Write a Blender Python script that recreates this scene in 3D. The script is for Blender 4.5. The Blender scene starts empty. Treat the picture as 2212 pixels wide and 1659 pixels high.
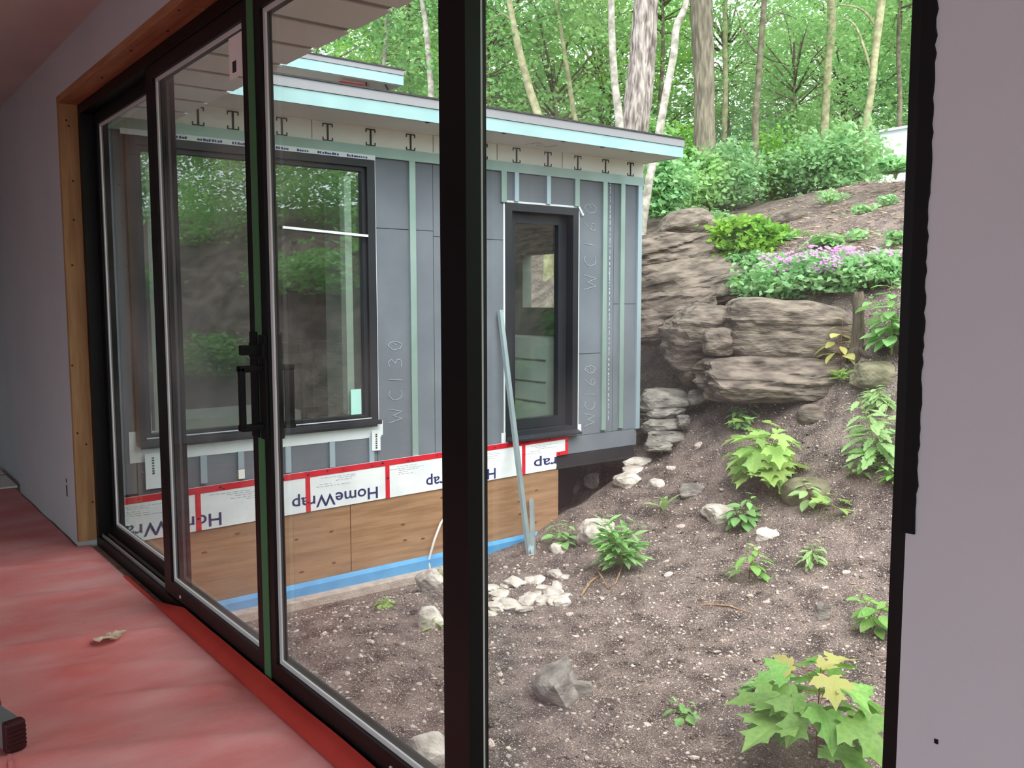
import bpy, bmesh, math, random
import numpy as np
from mathutils import Vector, Matrix, noise

# ------------------------------------------------------------------ camera, sky, sun, exposure
SC = bpy.context.scene
COL = SC.collection
F_PX, YAW, PITCH, ROLL = 1932.5, math.radians(37.77), math.radians(5.405), math.radians(-0.074)
EYE = Vector((0.0, 0.0, 1.4))
fw = Vector((math.sin(YAW)*math.cos(PITCH), math.cos(YAW)*math.cos(PITCH), -math.sin(PITCH)))
rt = Vector((math.cos(YAW), -math.sin(YAW), 0.0))
up = rt.cross(fw)
c_, s_ = math.cos(ROLL), math.sin(ROLL)
rt, up = c_*rt + s_*up, -s_*rt + c_*up
cam_data = bpy.data.cameras.new('camera')
cam = bpy.data.objects.new('camera', cam_data)
COL.objects.link(cam)
cam.matrix_world = Matrix(((rt.x, up.x, -fw.x, EYE.x), (rt.y, up.y, -fw.y, EYE.y), (rt.z, up.z, -fw.z, EYE.z), (0, 0, 0, 1)))
cam_data.sensor_fit = 'HORIZONTAL'
cam_data.sensor_width = 36.0
cam_data.lens = F_PX/2212*36.0
cam_data.clip_start = 0.05
cam_data.clip_end = 400
SC.camera = cam

world = bpy.data.worlds.new('overcast_sky')
SC.world = world
world.use_nodes = True
wn = world.node_tree.nodes
wl = world.node_tree.links
bg = wn['Background']
# an overcast sky: pale, a little brighter overhead than at the horizon (same all round)
tc = wn.new('ShaderNodeTexCoord'); sep = wn.new('ShaderNodeSeparateXYZ'); rmp = wn.new('ShaderNodeValToRGB')
wl.new(tc.outputs['Generated'], sep.inputs[0]); wl.new(sep.outputs['Z'], rmp.inputs['Fac'])
rmp.color_ramp.elements[0].position = 0.0
rmp.color_ramp.elements[0].color = (0.80, 0.90, 0.98, 1)
rmp.color_ramp.elements[1].position = 0.9
rmp.color_ramp.elements[1].color = (1.0, 1.0, 1.0, 1)
wl.new(rmp.outputs[0], bg.inputs['Color'])
bg.inputs['Strength'].default_value = 2.2

sun_d = bpy.data.lights.new('sun', 'SUN')
sun_d.energy = 2.2
sun_d.angle = math.radians(45)
sun_d.color = (1.0, 0.97, 0.92)
sun = bpy.data.objects.new('sun', sun_d)
COL.objects.link(sun)
sun.rotation_euler = Vector((0.22, 0.62, -0.75)).to_track_quat('-Z', 'Y').to_euler()

vs = SC.view_settings
vs.view_transform = 'Standard'
vs.look = 'None'
vs.exposure = 0.80
vs.gamma = 1.0
vs.use_curve_mapping = False
SC.cycles.max_bounces = 7
SC.cycles.use_adaptive_sampling = True
SC.cycles.adaptive_threshold = 0.025
SC.cycles.diffuse_bounces = 4
SC.cycles.glossy_bounces = 3
SC.cycles.transmission_bounces = 4
SC.cycles.transparent_max_bounces = 12
SC.cycles.use_denoising = True
SC.cycles.caustics_reflective = False
SC.cycles.caustics_refractive = False

R = random.Random(11)

# ------------------------------------------------------------------ helpers
def srgb(r, g, b):
    f = lambda v: (v/255/12.92) if v/255 <= 0.04045 else ((v/255+0.055)/1.055)**2.4
    return (f(r), f(g), f(b), 1.0)

MATS = {}
def mat(name, c1, c2=None, rough=0.8, scale=8.0, bump=0.0, bscale=None, metal=0.0, spec=0.3, stretch=None,
        objrand=0.0, trans=0.0, detail=6.0, ramp=(0.35, 0.65), coord='Object'):
    m = bpy.data.materials.new(name)
    m.use_nodes = True
    n, l = m.node_tree.nodes, m.node_tree.links
    p = n['Principled BSDF']
    p.inputs['Roughness'].default_value = rough
    p.inputs['Metallic'].default_value = metal
    p.inputs['Specular IOR Level'].default_value = spec
    tcn = n.new('ShaderNodeTexCoord')
    mp = n.new('ShaderNodeMapping')
    l.new(tcn.outputs[coord], mp.inputs[0])
    if stretch: mp.inputs['Scale'].default_value = stretch
    col = None
    if c2 is not None:
        nz = n.new('ShaderNodeTexNoise'); nz.inputs['Scale'].default_value = scale; nz.inputs['Detail'].default_value = detail
        l.new(mp.outputs[0], nz.inputs['Vector'])
        cr = n.new('ShaderNodeValToRGB')
        cr.color_ramp.elements[0].position = ramp[0]; cr.color_ramp.elements[0].color = c1
        cr.color_ramp.elements[1].position = ramp[1]; cr.color_ramp.elements[1].color = c2
        l.new(nz.outputs['Fac'], cr.inputs['Fac'])
        col = cr.outputs[0]
    else:
        rg = n.new('ShaderNodeRGB'); rg.outputs[0].default_value = c1; col = rg.outputs[0]
    if objrand:
        oi = n.new('ShaderNodeObjectInfo'); hs = n.new('ShaderNodeHueSaturation')
        mr = n.new('ShaderNodeMapRange'); mr.inputs['To Min'].default_value = 1-objrand; mr.inputs['To Max'].default_value = 1+objrand
        l.new(oi.outputs['Random'], mr.inputs['Value']); l.new(mr.outputs[0], hs.inputs['Value'])
        m2 = n.new('ShaderNodeMapRange'); m2.inputs['To Min'].default_value = 0.5-objrand*0.09; m2.inputs['To Max'].default_value = 0.5+objrand*0.05
        mm = n.new('ShaderNodeMath'); mm.operation = 'MULTIPLY'; mm.inputs[1].default_value = 7.13
        fr = n.new('ShaderNodeMath'); fr.operation = 'FRACT'
        l.new(oi.outputs['Random'], mm.inputs[0]); l.new(mm.outputs[0], fr.inputs[0]); l.new(fr.outputs[0], m2.inputs['Value'])
        l.new(m2.outputs[0], hs.inputs['Hue']); l.new(col, hs.inputs['Color']); col = hs.outputs[0]
    l.new(col, p.inputs['Base Color'])
    if bump:
        nb = n.new('ShaderNodeTexNoise'); nb.inputs['Scale'].default_value = bscale or scale*3; nb.inputs['Detail'].default_value = 8
        l.new(mp.outputs[0], nb.inputs['Vector'])
        bp = n.new('ShaderNodeBump'); bp.inputs['Strength'].default_value = bump; bp.inputs['Distance'].default_value = 0.02
        l.new(nb.outputs['Fac'], bp.inputs['Height']); l.new(bp.outputs[0], p.inputs['Normal'])
    if trans:
        tr = n.new('ShaderNodeBsdfTranslucent'); mx = n.new('ShaderNodeMixShader'); mx.inputs[0].default_value = trans
        l.new(col, tr.inputs['Color']); l.new(p.outputs[0], mx.inputs[1]); l.new(tr.outputs[0], mx.inputs[2])
        l.new(mx.outputs[0], n['Material Output'].inputs['Surface'])
    MATS[name] = m
    return m

def glass(name, base, tint, power=5.0, gain=0.9, haze=0.0):
    """thin clear pane: see-through, mirror-like towards grazing angles; haze = a thin film of dust"""
    m = bpy.data.materials.new(name); m.use_nodes = True
    n, l = m.node_tree.nodes, m.node_tree.links
    n.remove(n['Principled BSDF'])
    lw = n.new('ShaderNodeLayerWeight'); lw.inputs['Blend'].default_value = 0.5
    pw = n.new('ShaderNodeMath'); pw.operation = 'POWER'; pw.inputs[1].default_value = power
    l.new(lw.outputs['Facing'], pw.inputs[0])
    ma = n.new('ShaderNodeMath'); ma.operation = 'MULTIPLY_ADD'; ma.inputs[1].default_value = gain; ma.inputs[2].default_value = base
    ma.use_clamp = True
    l.new(pw.outputs[0], ma.inputs[0])
    t = n.new('ShaderNodeBsdfTransparent'); t.inputs['Color'].default_value = tint
    g = n.new('ShaderNodeBsdfGlossy'); g.inputs['Roughness'].default_value = 0.0
    mx = n.new('ShaderNodeMixShader')
    l.new(ma.outputs[0], mx.inputs[0]); l.new(t.outputs[0], mx.inputs[1]); l.new(g.outputs[0], mx.inputs[2])
    out = mx.outputs[0]
    if haze:
        d = n.new('ShaderNodeBsdfDiffuse'); d.inputs['Color'].default_value = (0.8, 0.8, 0.8, 1)
        nz = n.new('ShaderNodeTexNoise'); nz.inputs['Scale'].default_value = 2.2; nz.inputs['Detail'].default_value = 5
        tcn = n.new('ShaderNodeTexCoord'); l.new(tcn.outputs['Object'], nz.inputs['Vector'])
        mr = n.new('ShaderNodeMapRange'); mr.inputs['From Min'].default_value = 0.4; mr.inputs['From Max'].default_value = 0.75
        mr.inputs['To Max'].default_value = haze
        l.new(nz.outputs['Fac'], mr.inputs['Value'])
        m2 = n.new('ShaderNodeMixShader'); l.new(mr.outputs[0], m2.inputs[0]); l.new(out, m2.inputs[1]); l.new(d.outputs[0], m2.inputs[2]); out = m2.outputs[0]
    l.new(out, n['Material Output'].inputs['Surface'])
    MATS[name] = m
    return m

def link(o, parent=None):
    COL.objects.link(o)
    if parent is not None: o.parent = parent
    return o

def tag(o, label=None, cat=None, group=None, kind=None):
    if label: o['label'] = label
    if cat: o['category'] = cat
    if group: o['group'] = group
    if kind: o['kind'] = kind
    return o

def empty(name, loc=(0, 0, 0), rz=0.0):
    o = bpy.data.objects.new(name, None)
    o.empty_display_size = 0.1
    o.location = loc; o.rotation_euler = (0, 0, rz)
    return link(o)

class MB:
    def __init__(s): s.v = []; s.f = []
    def add(s, vs_, fs):
        k = len(s.v); s.v += [tuple(v) for v in vs_]; s.f += [tuple(i+k for i in f) for f in fs]; return s
    def box(s, x0, x1, y0, y1, z0, z1):
        return s.add([(x0,y0,z0),(x1,y0,z0),(x1,y1,z0),(x0,y1,z0),(x0,y0,z1),(x1,y0,z1),(x1,y1,z1),(x0,y1,z1)],
                     [(0,3,2,1),(4,5,6,7),(0,1,5,4),(1,2,6,5),(2,3,7,6),(3,0,4,7)])
    def obox(s, c, ax, ay, az, hx, hy, hz):
        c = Vector(c); ax, ay, az = Vector(ax).normalized(), Vector(ay).normalized(), Vector(az).normalized()
        P = [c+ax*hx*i+ay*hy*j+az*hz*k for k in (-1, 1) for (i, j) in ((-1,-1),(1,-1),(1,1),(-1,1))]
        return s.add(P, [(0,3,2,1),(4,5,6,7),(0,1,5,4),(1,2,6,5),(2,3,7,6),(3,0,4,7)])
    def bar(s, a, b, w, d, upv=(0, 0, 1)):
        a, b = Vector(a), Vector(b); ax = (b-a); L = ax.length; ax.normalize()
        u = Vector(upv)
        if abs(ax.dot(u)) > 0.95: u = Vector((0, 1, 0))
        sx = ax.cross(u).normalized(); u2 = sx.cross(ax)
        return s.obox((a+b)/2, ax, sx, u2, L/2, w/2, d/2)
    def frame(s, x0, x1, y0, y1, z0, z1, wy, wz0, wz1, wy2=None):   # rectangle frame standing in a plane X = const
        wy2 = wy if wy2 is None else wy2
        s.box(x0, x1, y0, y0+wy, z0, z1); s.box(x0, x1, y1-wy2, y1, z0, z1)
        s.box(x0, x1, y0+wy, y1-wy2, z0, z0+wz0); s.box(x0, x1, y0+wy, y1-wy2, z1-wz1, z1); return s
    def frame_y(s, y0, y1, x0, x1, z0, z1, wx, wz0, wz1, wx2=None):  # the same in a plane Y = const
        wx2 = wx if wx2 is None else wx2
        s.box(x0, x0+wx, y0, y1, z0, z1); s.box(x1-wx2, x1, y0, y1, z0, z1)
        s.box(x0+wx, x1-wx2, y0, y1, z0, z0+wz0); s.box(x0+wx, x1-wx2, y0, y1, z1-wz1, z1); return s
    def tube(s, pts, rad, n=8, caps=True):
        pts = [Vector(p) for p in pts]
        rad = rad if isinstance(rad, (list, tuple)) else [rad]*len(pts)
        k = len(s.v); ref = None
        for i, p in enumerate(pts):
            t = (pts[min(i+1, len(pts)-1)]-pts[max(i-1, 0)]).normalized()
            if ref is None: ref = Vector((1, 0, 0)) if abs(t.x) < 0.8 else Vector((0, 1, 0))
            sx = (ref - t*ref.dot(t)).normalized(); sy = t.cross(sx); ref = sx
            for j in range(n):
                a = 2*math.pi*j/n
                s.v.append(tuple(p+(sx*math.cos(a)+sy*math.sin(a))*rad[i]))
        for i in range(len(pts)-1):
            for j in range(n):
                s.f.append((k+i*n+j, k+i*n+(j+1) % n, k+(i+1)*n+(j+1) % n, k+(i+1)*n+j))
        if caps:
            s.f.append(tuple(k+j for j in range(n))[::-1]); e = k+(len(pts)-1)*n
            s.f.append(tuple(e+j for j in range(n)))
        return s
    def mesh(s, name, m, smooth=False):
        me = bpy.data.meshes.new(name); me.from_pydata(s.v, [], s.f)
        if m is not None: me.materials.append(MATS[m])
        if smooth: me.polygons.foreach_set('use_smooth', [True]*len(me.polygons))
        me.update(); return me
    def build(s, name, m, parent=None, smooth=False, bevel=0.0):
        o = bpy.data.objects.new(name, s.mesh(name, m, smooth))
        if bevel:
            b = o.modifiers.new('bevel', 'BEVEL'); b.width = bevel; b.segments = 2; b.limit_method = 'ANGLE'
        return link(o, parent)

def part(name, m, parent, *boxes):
    b = MB()
    for q in boxes: b.box(*q)
    return b.build(name, m, parent)

def np_mesh(name, V, Fq, m, parent=None, smooth=False):
    """V (n,3), Fq (m,k) with one k"""
    me = bpy.data.meshes.new(name)
    k = Fq.shape[1]
    me.vertices.add(len(V)); me.vertices.foreach_set('co', np.asarray(V, np.float32).ravel())
    me.loops.add(Fq.size); me.loops.foreach_set('vertex_index', np.asarray(Fq, np.int32).ravel())
    me.polygons.add(len(Fq)); me.polygons.foreach_set('loop_start', np.arange(0, Fq.size, k, dtype=np.int32))
    me.polygons.foreach_set('loop_total', np.full(len(Fq), k, np.int32))
    if smooth: me.polygons.foreach_set('use_smooth', np.ones(len(Fq), bool))
    me.update(calc_edges=True); me.validate()
    if m: me.materials.append(MATS[m])
    return me

def ob(name, me, parent=None, loc=None, mtx=None):
    o = bpy.data.objects.new(name, me)
    if mtx is not None: o.matrix_local = mtx
    if loc is not None: o.location = loc
    return link(o, parent)

# ------------------------------------------------------------------ materials
mat('drywall', srgb(194, 199, 204), srgb(188, 193, 198), rough=0.9, scale=1.5, bump=0.05, bscale=60)
mat('ceiling_paint', srgb(205, 200, 198), srgb(192, 188, 186), rough=0.9, scale=1.2)
mat('lumber', srgb(172, 138, 100), srgb(150, 114, 78), rough=0.75, scale=6, stretch=(6, 6, 0.5), bump=0.1)
mat('lumber_head', srgb(172, 124, 92), srgb(150, 100, 70), rough=0.75, scale=6, stretch=(6, 0.5, 6), bump=0.1)
mat('knot', srgb(60, 38, 24), rough=0.8)
mat('black_frame', srgb(13, 13, 14), srgb(10, 10, 11), rough=0.45, scale=3, spec=0.25)
mat('black_matte', srgb(16, 16, 17), rough=0.7, spec=0.2)
mat('spacer', srgb(214, 216, 218), rough=0.4, metal=0.1)
mat('track', srgb(180, 180, 178), rough=0.4, metal=0.6)
mat('green_tape', srgb(70, 114, 78), rough=0.7)
mat('red_sheet', srgb(206, 106, 104), srgb(218, 160, 160), rough=0.6, scale=2.0, stretch=(1.0, 2.0, 1), bump=0.3, bscale=10, ramp=(0.28, 0.74), spec=0.4)
mat('red_edge', srgb(188, 66, 56), srgb(176, 58, 50), rough=0.6, scale=6)  # dust-free sheet red, with the upright face's shade put into the colour
mat('wall_cut', srgb(22, 20, 20), rough=0.9)
mat('white_paint', srgb(228, 232, 226), rough=0.6)
mat('white_sheet', srgb(225, 228, 226), rough=0.7)
mat('dark_pane', srgb(14, 14, 15), rough=0.2)
mat('dry_leaf', srgb(222, 200, 180), srgb(180, 148, 126), rough=0.9, scale=30)
mat('level_body', srgb(120, 124, 128), rough=0.45, metal=0.3)
mat('level_cap', srgb(58, 20, 24), rough=0.6)
mat('sticker', srgb(236, 234, 232), rough=0.6)
mat('sticker_print', srgb(52, 50, 54), rough=0.7)

mat('soil', srgb(72, 63, 61), srgb(128, 113, 108), rough=0.95, scale=5, bump=0.9, bscale=55, detail=10, coord='Object')
def soil_specks():
    m = MATS['soil']; n, l = m.node_tree.nodes, m.node_tree.links
    p = n['Principled BSDF']
    src = p.inputs['Base Color'].links[0].from_socket
    tcn = n.new('ShaderNodeTexCoord')
    def speck(scale, thr, soft, colr, src):
        v = n.new('ShaderNodeTexVoronoi'); v.inputs['Scale'].default_value = scale
        l.new(tcn.outputs['Object'], v.inputs['Vector'])
        wn_ = n.new('ShaderNodeTexWhiteNoise'); wn_.noise_dimensions = '3D'
        l.new(v.outputs['Position'], wn_.inputs['Vector'])
        a = n.new('ShaderNodeMath'); a.operation = 'LESS_THAN'; a.inputs[1].default_value = thr
        l.new(v.outputs['Distance'], a.inputs[0])
        b = n.new('ShaderNodeMath'); b.operation = 'GREATER_THAN'; b.inputs[1].default_value = soft
        l.new(wn_.outputs['Value'], b.inputs[0])
        c = n.new('ShaderNodeMath'); c.operation = 'MULTIPLY'; l.new(a.outputs[0], c.inputs[0]); l.new(b.outputs[0], c.inputs[1])
        mx = n.new('ShaderNodeMix'); mx.data_type = 'RGBA'
        l.new(c.outputs[0], mx.inputs[0]); l.new(src, mx.inputs[6]); mx.inputs[7].default_value = colr
        return mx.outputs[2]
    s1 = speck(120, 0.33, 0.55, srgb(190, 174, 166), src)
    s2 = speck(75, 0.30, 0.55, srgb(52, 42, 40), s1)
    s3 = speck(48, 0.22, 0.72, srgb(206, 186, 176), s2)
    l.new(s3, p.inputs['Base Color'])
soil_specks()
mat('rock_brown', srgb(78, 70, 64), srgb(136, 124, 114), rough=0.92, scale=5, stretch=(1, 1, 3.5), bump=0.9, bscale=18, objrand=0.08)
mat('rock_grey', srgb(104, 98, 94), srgb(160, 154, 148), rough=0.92, scale=6, stretch=(1, 1, 3.0), bump=0.8, bscale=20, objrand=0.08)
mat('rock_pale', srgb(168, 158, 150), srgb(216, 208, 200), rough=0.92, scale=9, bump=0.6, bscale=26, objrand=0.08)
mat('rock_moss', srgb(90, 90, 68), srgb(130, 124, 104), rough=0.95, scale=7, bump=0.8, bscale=22)
mat('pebble', srgb(150, 134, 126), srgb(222, 208, 200), rough=0.95, scale=9, objrand=0.15)
mat('chip', srgb(120, 98, 84), srgb(190, 170, 150), rough=0.95, scale=9)
mat('bark_pale', srgb(96, 86, 82), srgb(192, 180, 174), rough=0.95, scale=10, stretch=(2.2, 2.2, 0.35), bump=1.0, bscale=14)
mat('bark_white', srgb(130, 124, 114), srgb(190, 184, 174), rough=0.9, scale=9, bump=0.5, bscale=22)
mat('bark_dark', srgb(108, 100, 88), srgb(156, 146, 128), rough=0.95, scale=10, stretch=(2.2, 2.2, 0.35), bump=1.0, bscale=16)
mat('bark_thin', srgb(84, 80, 66), srgb(134, 128, 106), rough=0.95, scale=8, bump=0.6, bscale=18)
mat('bark_olive', srgb(130, 128, 98), srgb(176, 172, 136), rough=0.95, scale=8, bump=0.6, bscale=18)
mat('stump_wood', srgb(110, 100, 88), srgb(160, 148, 130), rough=0.95, scale=14, stretch=(3, 3, 0.5), bump=0.8)
mat('stem_red', srgb(120, 74, 60), rough=0.8)
mat('stem_green', srgb(132, 158, 84), rough=0.8)
mat('twig', srgb(176, 146, 110), srgb(140, 110, 84), rough=0.9, scale=20)
LT = 0.42
mat('leaf_maple', srgb(150, 194, 104), srgb(120, 176, 96), rough=0.5, scale=9, objrand=0.14, trans=LT, spec=0.4)
mat('leaf_lime', srgb(180, 206, 120), srgb(152, 196, 108), rough=0.5, scale=9, objrand=0.16, trans=LT, spec=0.4)
mat('leaf_weed', srgb(156, 200, 130), srgb(126, 180, 110), rough=0.55, scale=12, objrand=0.14, trans=LT)
mat('leaf_pale', srgb(176, 206, 146), srgb(144, 186, 118), rough=0.55, scale=12, objrand=0.14, trans=LT)
mat('leaf_rust', srgb(206, 186, 124), srgb(190, 206, 120), rough=0.55, scale=20, objrand=0.1, trans=LT)
mat('leaf_tree', srgb(116, 170, 100), srgb(170, 212, 136), rough=0.5, scale=0.9, objrand=0.16, trans=LT, spec=0.4)
mat('leaf_tree_dark', srgb(86, 144, 96), srgb(132, 186, 118), rough=0.5, scale=0.9, objrand=0.16, trans=LT, spec=0.4)
mat('leaf_bright', srgb(150, 202, 76), srgb(118, 180, 74), rough=0.5, scale=2.0, objrand=0.12, trans=LT)
mat('leaf_bed', srgb(130, 182, 122), srgb(174, 214, 156), rough=0.5, scale=4.0, objrand=0.1, trans=LT)
mat('petal', srgb(198, 132, 200), srgb(216, 164, 216), rough=0.6, scale=9, trans=0.3)
mat('hose', srgb(64, 70, 82), rough=0.6)

mat('foam_board', srgb(102, 108, 117), srgb(114, 120, 129), rough=0.75, scale=2.2, bump=0.1, bscale=90)
mat('galvanised', srgb(156, 176, 172), srgb(142, 164, 158), rough=0.42, metal=0.35, scale=4, stretch=(1, 1, 0.6))
mat('galv_blue', srgb(168, 186, 198), rough=0.42, metal=0.35)
mat('fascia_teal', srgb(150, 184, 188), srgb(164, 196, 200), rough=0.4, metal=0.25, scale=2)
mat('fascia_grey', srgb(148, 148, 154), rough=0.55, metal=0.1)
mat('roof_edge', srgb(58, 58, 60), rough=0.7)
mat('soffit_white', srgb(242, 240, 234), srgb(236, 234, 228), rough=0.8, scale=2)
mat('soffit_cream', srgb(236, 232, 224), srgb(226, 222, 214), rough=0.8, scale=2)
mat('soffit_plank', srgb(246, 243, 238), srgb(240, 236, 230), rough=0.7, scale=2)
mat('groove', srgb(150, 146, 144), rough=0.8)
mat('joist_mark', srgb(52, 54, 50), rough=0.8)
mat('seam_dark', srgb(84, 90, 100), rough=0.9)
mat('seam_light', srgb(176, 186, 196), rough=0.9)
mat('window_dark', srgb(44, 46, 52), srgb(38, 40, 46), rough=0.35, scale=3)
mat('white_tape', srgb(226, 232, 236), rough=0.5)
mat('tape_print', srgb(40, 64, 122), rough=0.6)
mat('wrap_white', srgb(232, 235, 238), srgb(218, 223, 228), rough=0.45, scale=5, bump=0.25, bscale=9)
mat('wrap_print', srgb(40, 48, 96), rough=0.6)
mat('wrap_print_grey', srgb(150, 154, 160), rough=0.6)
mat('red_tape', srgb(206, 36, 52), srgb(190, 28, 44), rough=0.4, scale=9)
mat('tape_mark', srgb(70, 14, 22), rough=0.6)
mat('plywood', srgb(166, 130, 100), srgb(142, 108, 80), rough=0.8, scale=5, stretch=(0.5, 1, 5), bump=0.1, detail=8)
mat('ply_knot', srgb(104, 72, 48), rough=0.85)
mat('blue_foam', srgb(96, 162, 212), srgb(84, 148, 200), rough=0.7, scale=6)
mat('concrete', srgb(172, 156, 148), srgb(196, 182, 172), rough=0.95, scale=14, bump=0.5, bscale=60)
mat('steel_black', srgb(48, 47, 52), srgb(40, 40, 44), rough=0.5, scale=3)
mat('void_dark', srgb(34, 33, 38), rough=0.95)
mat('chalk', srgb(170, 178, 186), rough=0.9)
mat('pencil', srgb(150, 146, 140), rough=0.9)
mat('mint_label', srgb(176, 226, 216), rough=0.6)
mat('inner_wall', srgb(150, 160, 150), srgb(138, 150, 140), rough=0.85, scale=2)
mat('inner_white', srgb(206, 220, 214), rough=0.7)
mat('inner_floor', srgb(110, 104, 96), srgb(90, 84, 78), rough=0.6, scale=3)
mat('cable_white', srgb(226, 222, 216), rough=0.5)
mat('stud_steel', srgb(170, 186, 192), srgb(156, 172, 178), rough=0.38, metal=0.5, scale=4)
mat('neighbour_white', srgb(232, 240, 246), rough=0.6)

glass('door_glass', 0.035, (0.965, 0.98, 0.97, 1), haze=0.10)
glass('wing_glass', 0.19, (0.88, 0.92, 0.89, 1), gain=0.6)
glass('wing_glass_small', 0.07, (0.94, 0.98, 0.96, 1), gain=0.6)
glass('room_glass', 0.03, (0.97, 0.98, 0.97, 1))

# ------------------------------------------------------------------ the lie of the land
PS = np.array([-60, 3.8, 5.0, 6.2, 7.0, 7.4, 7.8, 8.2, 8.6, 9.4, 10.6, 13.0, 16.0, 22.0, 60.0])
PZ = np.array([-1.0, -1.0, -0.98, -0.76, -0.36, -0.02, 0.30, 0.75, 1.22, 1.92, 2.45, 3.2, 3.5, 3.9, 6.0])
def ground_z(x, y, rough=True):
    s = x - 0.12*(min(max(y, -5), 9)-5.5)
    z = float(np.interp(s, PS, PZ))
    if y < 1.0: s += 0.85*(1.0-max(y, -9))
    z = float(np.interp(s, PS, PZ))
    if y > 12.5: z = max(z, min(-1 + (y-12.5)*0.9, 2.6))
    if rough:
        a = 1.0 if s > 5 else 0.45
        z += a*0.10*noise.noise((x*0.55, y*0.55, 3.1)) + 0.035*noise.noise((x*1.9, y*1.9, 7.7)) + 0.014*noise.noise((x*6, y*6, 1.2))
        if s > 6.2: z += 0.05*noise.noise((x*2.7, y*2.7, 9.2))
        if y > 6.1 and x < 6.3: z = min(z, -1.0 + 0.4*max(0, x-5.6) - 0.15*min(1, (y-6.1)/0.5)*max(0, min(1, (5.6-x)/1.2)))
        if x < 1.6: z = min(z, -0.9)
        if y > 7.0 and x < 7.12: z -= 0.45*min(1.0, (y-7.0)/0.15)*min(1.0, (7.12-x)/0.15)
    return z
def spot(px, py):
    """the point of the ground seen through this spot of the picture"""
    d = rt*((px-1106)/F_PX) - up*((py-829.5)/F_PX) + fw
    t, dt = 2.0, 0.04
    while t < 60:
        p = EYE + d*t
        if p.z < ground_z(p.x, p.y): break
        t += dt
    return p, t
def at(px, py, depth):
    return EYE + (rt*((px-1106)/F_PX) - up*((py-829.5)/F_PX) + fw)*depth

gx = np.concatenate([np.linspace(-45, 1.0, 24)[:-1], np.arange(1.0, 11.0, 0.075), np.arange(11, 20, 0.35), np.linspace(20, 60, 28)])
gy = np.concatenate([np.linspace(-40, -2.0, 40)[:-1], np.arange(-2.0, 9.0, 0.085), np.arange(9.0, 20, 0.4), np.linspace(20, 60, 26)])
GV = np.array([(x, y, ground_z(x, y)) for x in gx for y in gy])
ny = len(gy)
ii, jj = np.meshgrid(np.arange(len(gx)-1), np.arange(ny-1), indexing='ij')
a_ = (ii*ny+jj).ravel()
GF = np.stack([a_, a_+ny, a_+ny+1, a_+1], 1)
g = ob('ground', np_mesh('ground', GV, GF, 'soil', smooth=True))
tag(g, 'bare brown soil with gravel rising into a hillside', 'ground', kind='structure')

# ------------------------------------------------------------------ the room
def struct(name, m, *boxes, label=None, cat=None):
    o = part(name, m, None, *boxes); o['kind'] = 'structure'
    if label: o['label'] = label
    if cat: o['category'] = cat
    return o
FZ = -0.055
CZ = 2.80
struct('floor', 'concrete', (-4.6, 1.25, -3.6, 9.4, -0.25, FZ-0.012), label='floor slab under the red protective sheet', cat='floor')
struct('ceiling', 'ceiling_paint', (-4.6, 1.4, -3.6, 9.4, CZ, 3.0), label='plain painted ceiling above the sliding door', cat='ceiling')
wr = struct('wall_right', 'drywall', (1.15, 1.40, -3.6, 0.613, -0.25, CZ), (1.15, 1.40, 5.72, 7.62, -0.25, CZ), (1.15, 1.40, 0.613, 5.72, 2.55, CZ),
            (1.2, 1.40, 7.62, 9.4, -0.25, CZ), label='grey drywall around the sliding door opening', cat='wall')
wr_cut = MB(); wr_cut.box(1.1485, 1.151, 5.93, 5.955, 0.20, 0.27); wr_cut.box(1.1485, 1.151, 5.935, 5.952, 0.285, 0.31)
wr_cut.build('box_cutout', 'wall_cut', wr)
MB().box(1.1485, 1.151, 0.556, 0.561, 0.808, 0.814).build('nail_head', 'wall_cut', wr)
# ragged black edge where the drywall was broken off beside the frame
jag = MB(); rj = random.Random(5); zz = np.arange(1.085, CZ, 0.011)
ye = [0.599 + rj.uniform(-0.0016, 0.0016) + (0.002 if z > 1.9 and rj.random() < 0.3 else 0) for z in zz]
for i, z in enumerate(zz):
    jag.v += [(1.146, 0.618, z), (1.146, ye[i], z), (1.152, 0.618, z), (1.152, ye[i], z)]
for i in range(len(zz)-1):
    k = i*4
    jag.f += [(k, k+4, k+5, k+1), (k+1, k+5, k+7, k+3), (k+2, k+3, k+7, k+6), (k, k+2, k+6, k+4)]
jag.f += [(0, 1, 3, 2)]
jag.build('broken_edge', 'black_matte', wr)
WIN = ((-3.0, -0.3, 0.15, 2.6), (0.2, 3.3, 0.15, 2.6), (3.75, 4.6, 0.05, 0.9))  # unseen openings; the low last one is added so its reflection hazes the door glass
for i, (y0, y1, z0, z1) in enumerate(WIN):
    w = empty('window_%d' % (i+1), (-4.5, (y0+y1)/2, 0)); tag(w, ('wide picture window near the back wall', 'wide picture window facing the sliding door', 'low small window added in the opposite wall to haze the door glass')[i], 'window', kind='structure')
    dy = (y1-y0)/2
    MB().frame(-0.06, 0.06, -dy, dy, z0, z1, 0.06, 0.06, 0.06).build('window_frame', 'black_frame', w)
    MB().box(-0.005, 0.005, -dy+0.06, dy-0.06, z0+0.06, z1-0.06).build('pane', 'room_glass', w)
wl_b = []
for a, b in ((-3.6, -3.0), (-0.3, 0.2), (3.3, 3.75), (4.6, 9.4)): wl_b.append((-4.6, -4.4, a, b, -0.25, CZ))
for y0, y1, z0, z1 in WIN: wl_b += [(-4.6, -4.4, y0, y1, -0.25, z0), (-4.6, -4.4, y0, y1, z1, CZ)]
struct('wall_left', 'drywall', *wl_b, label='drywall of the opposite side with picture windows', cat='wall')
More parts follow.
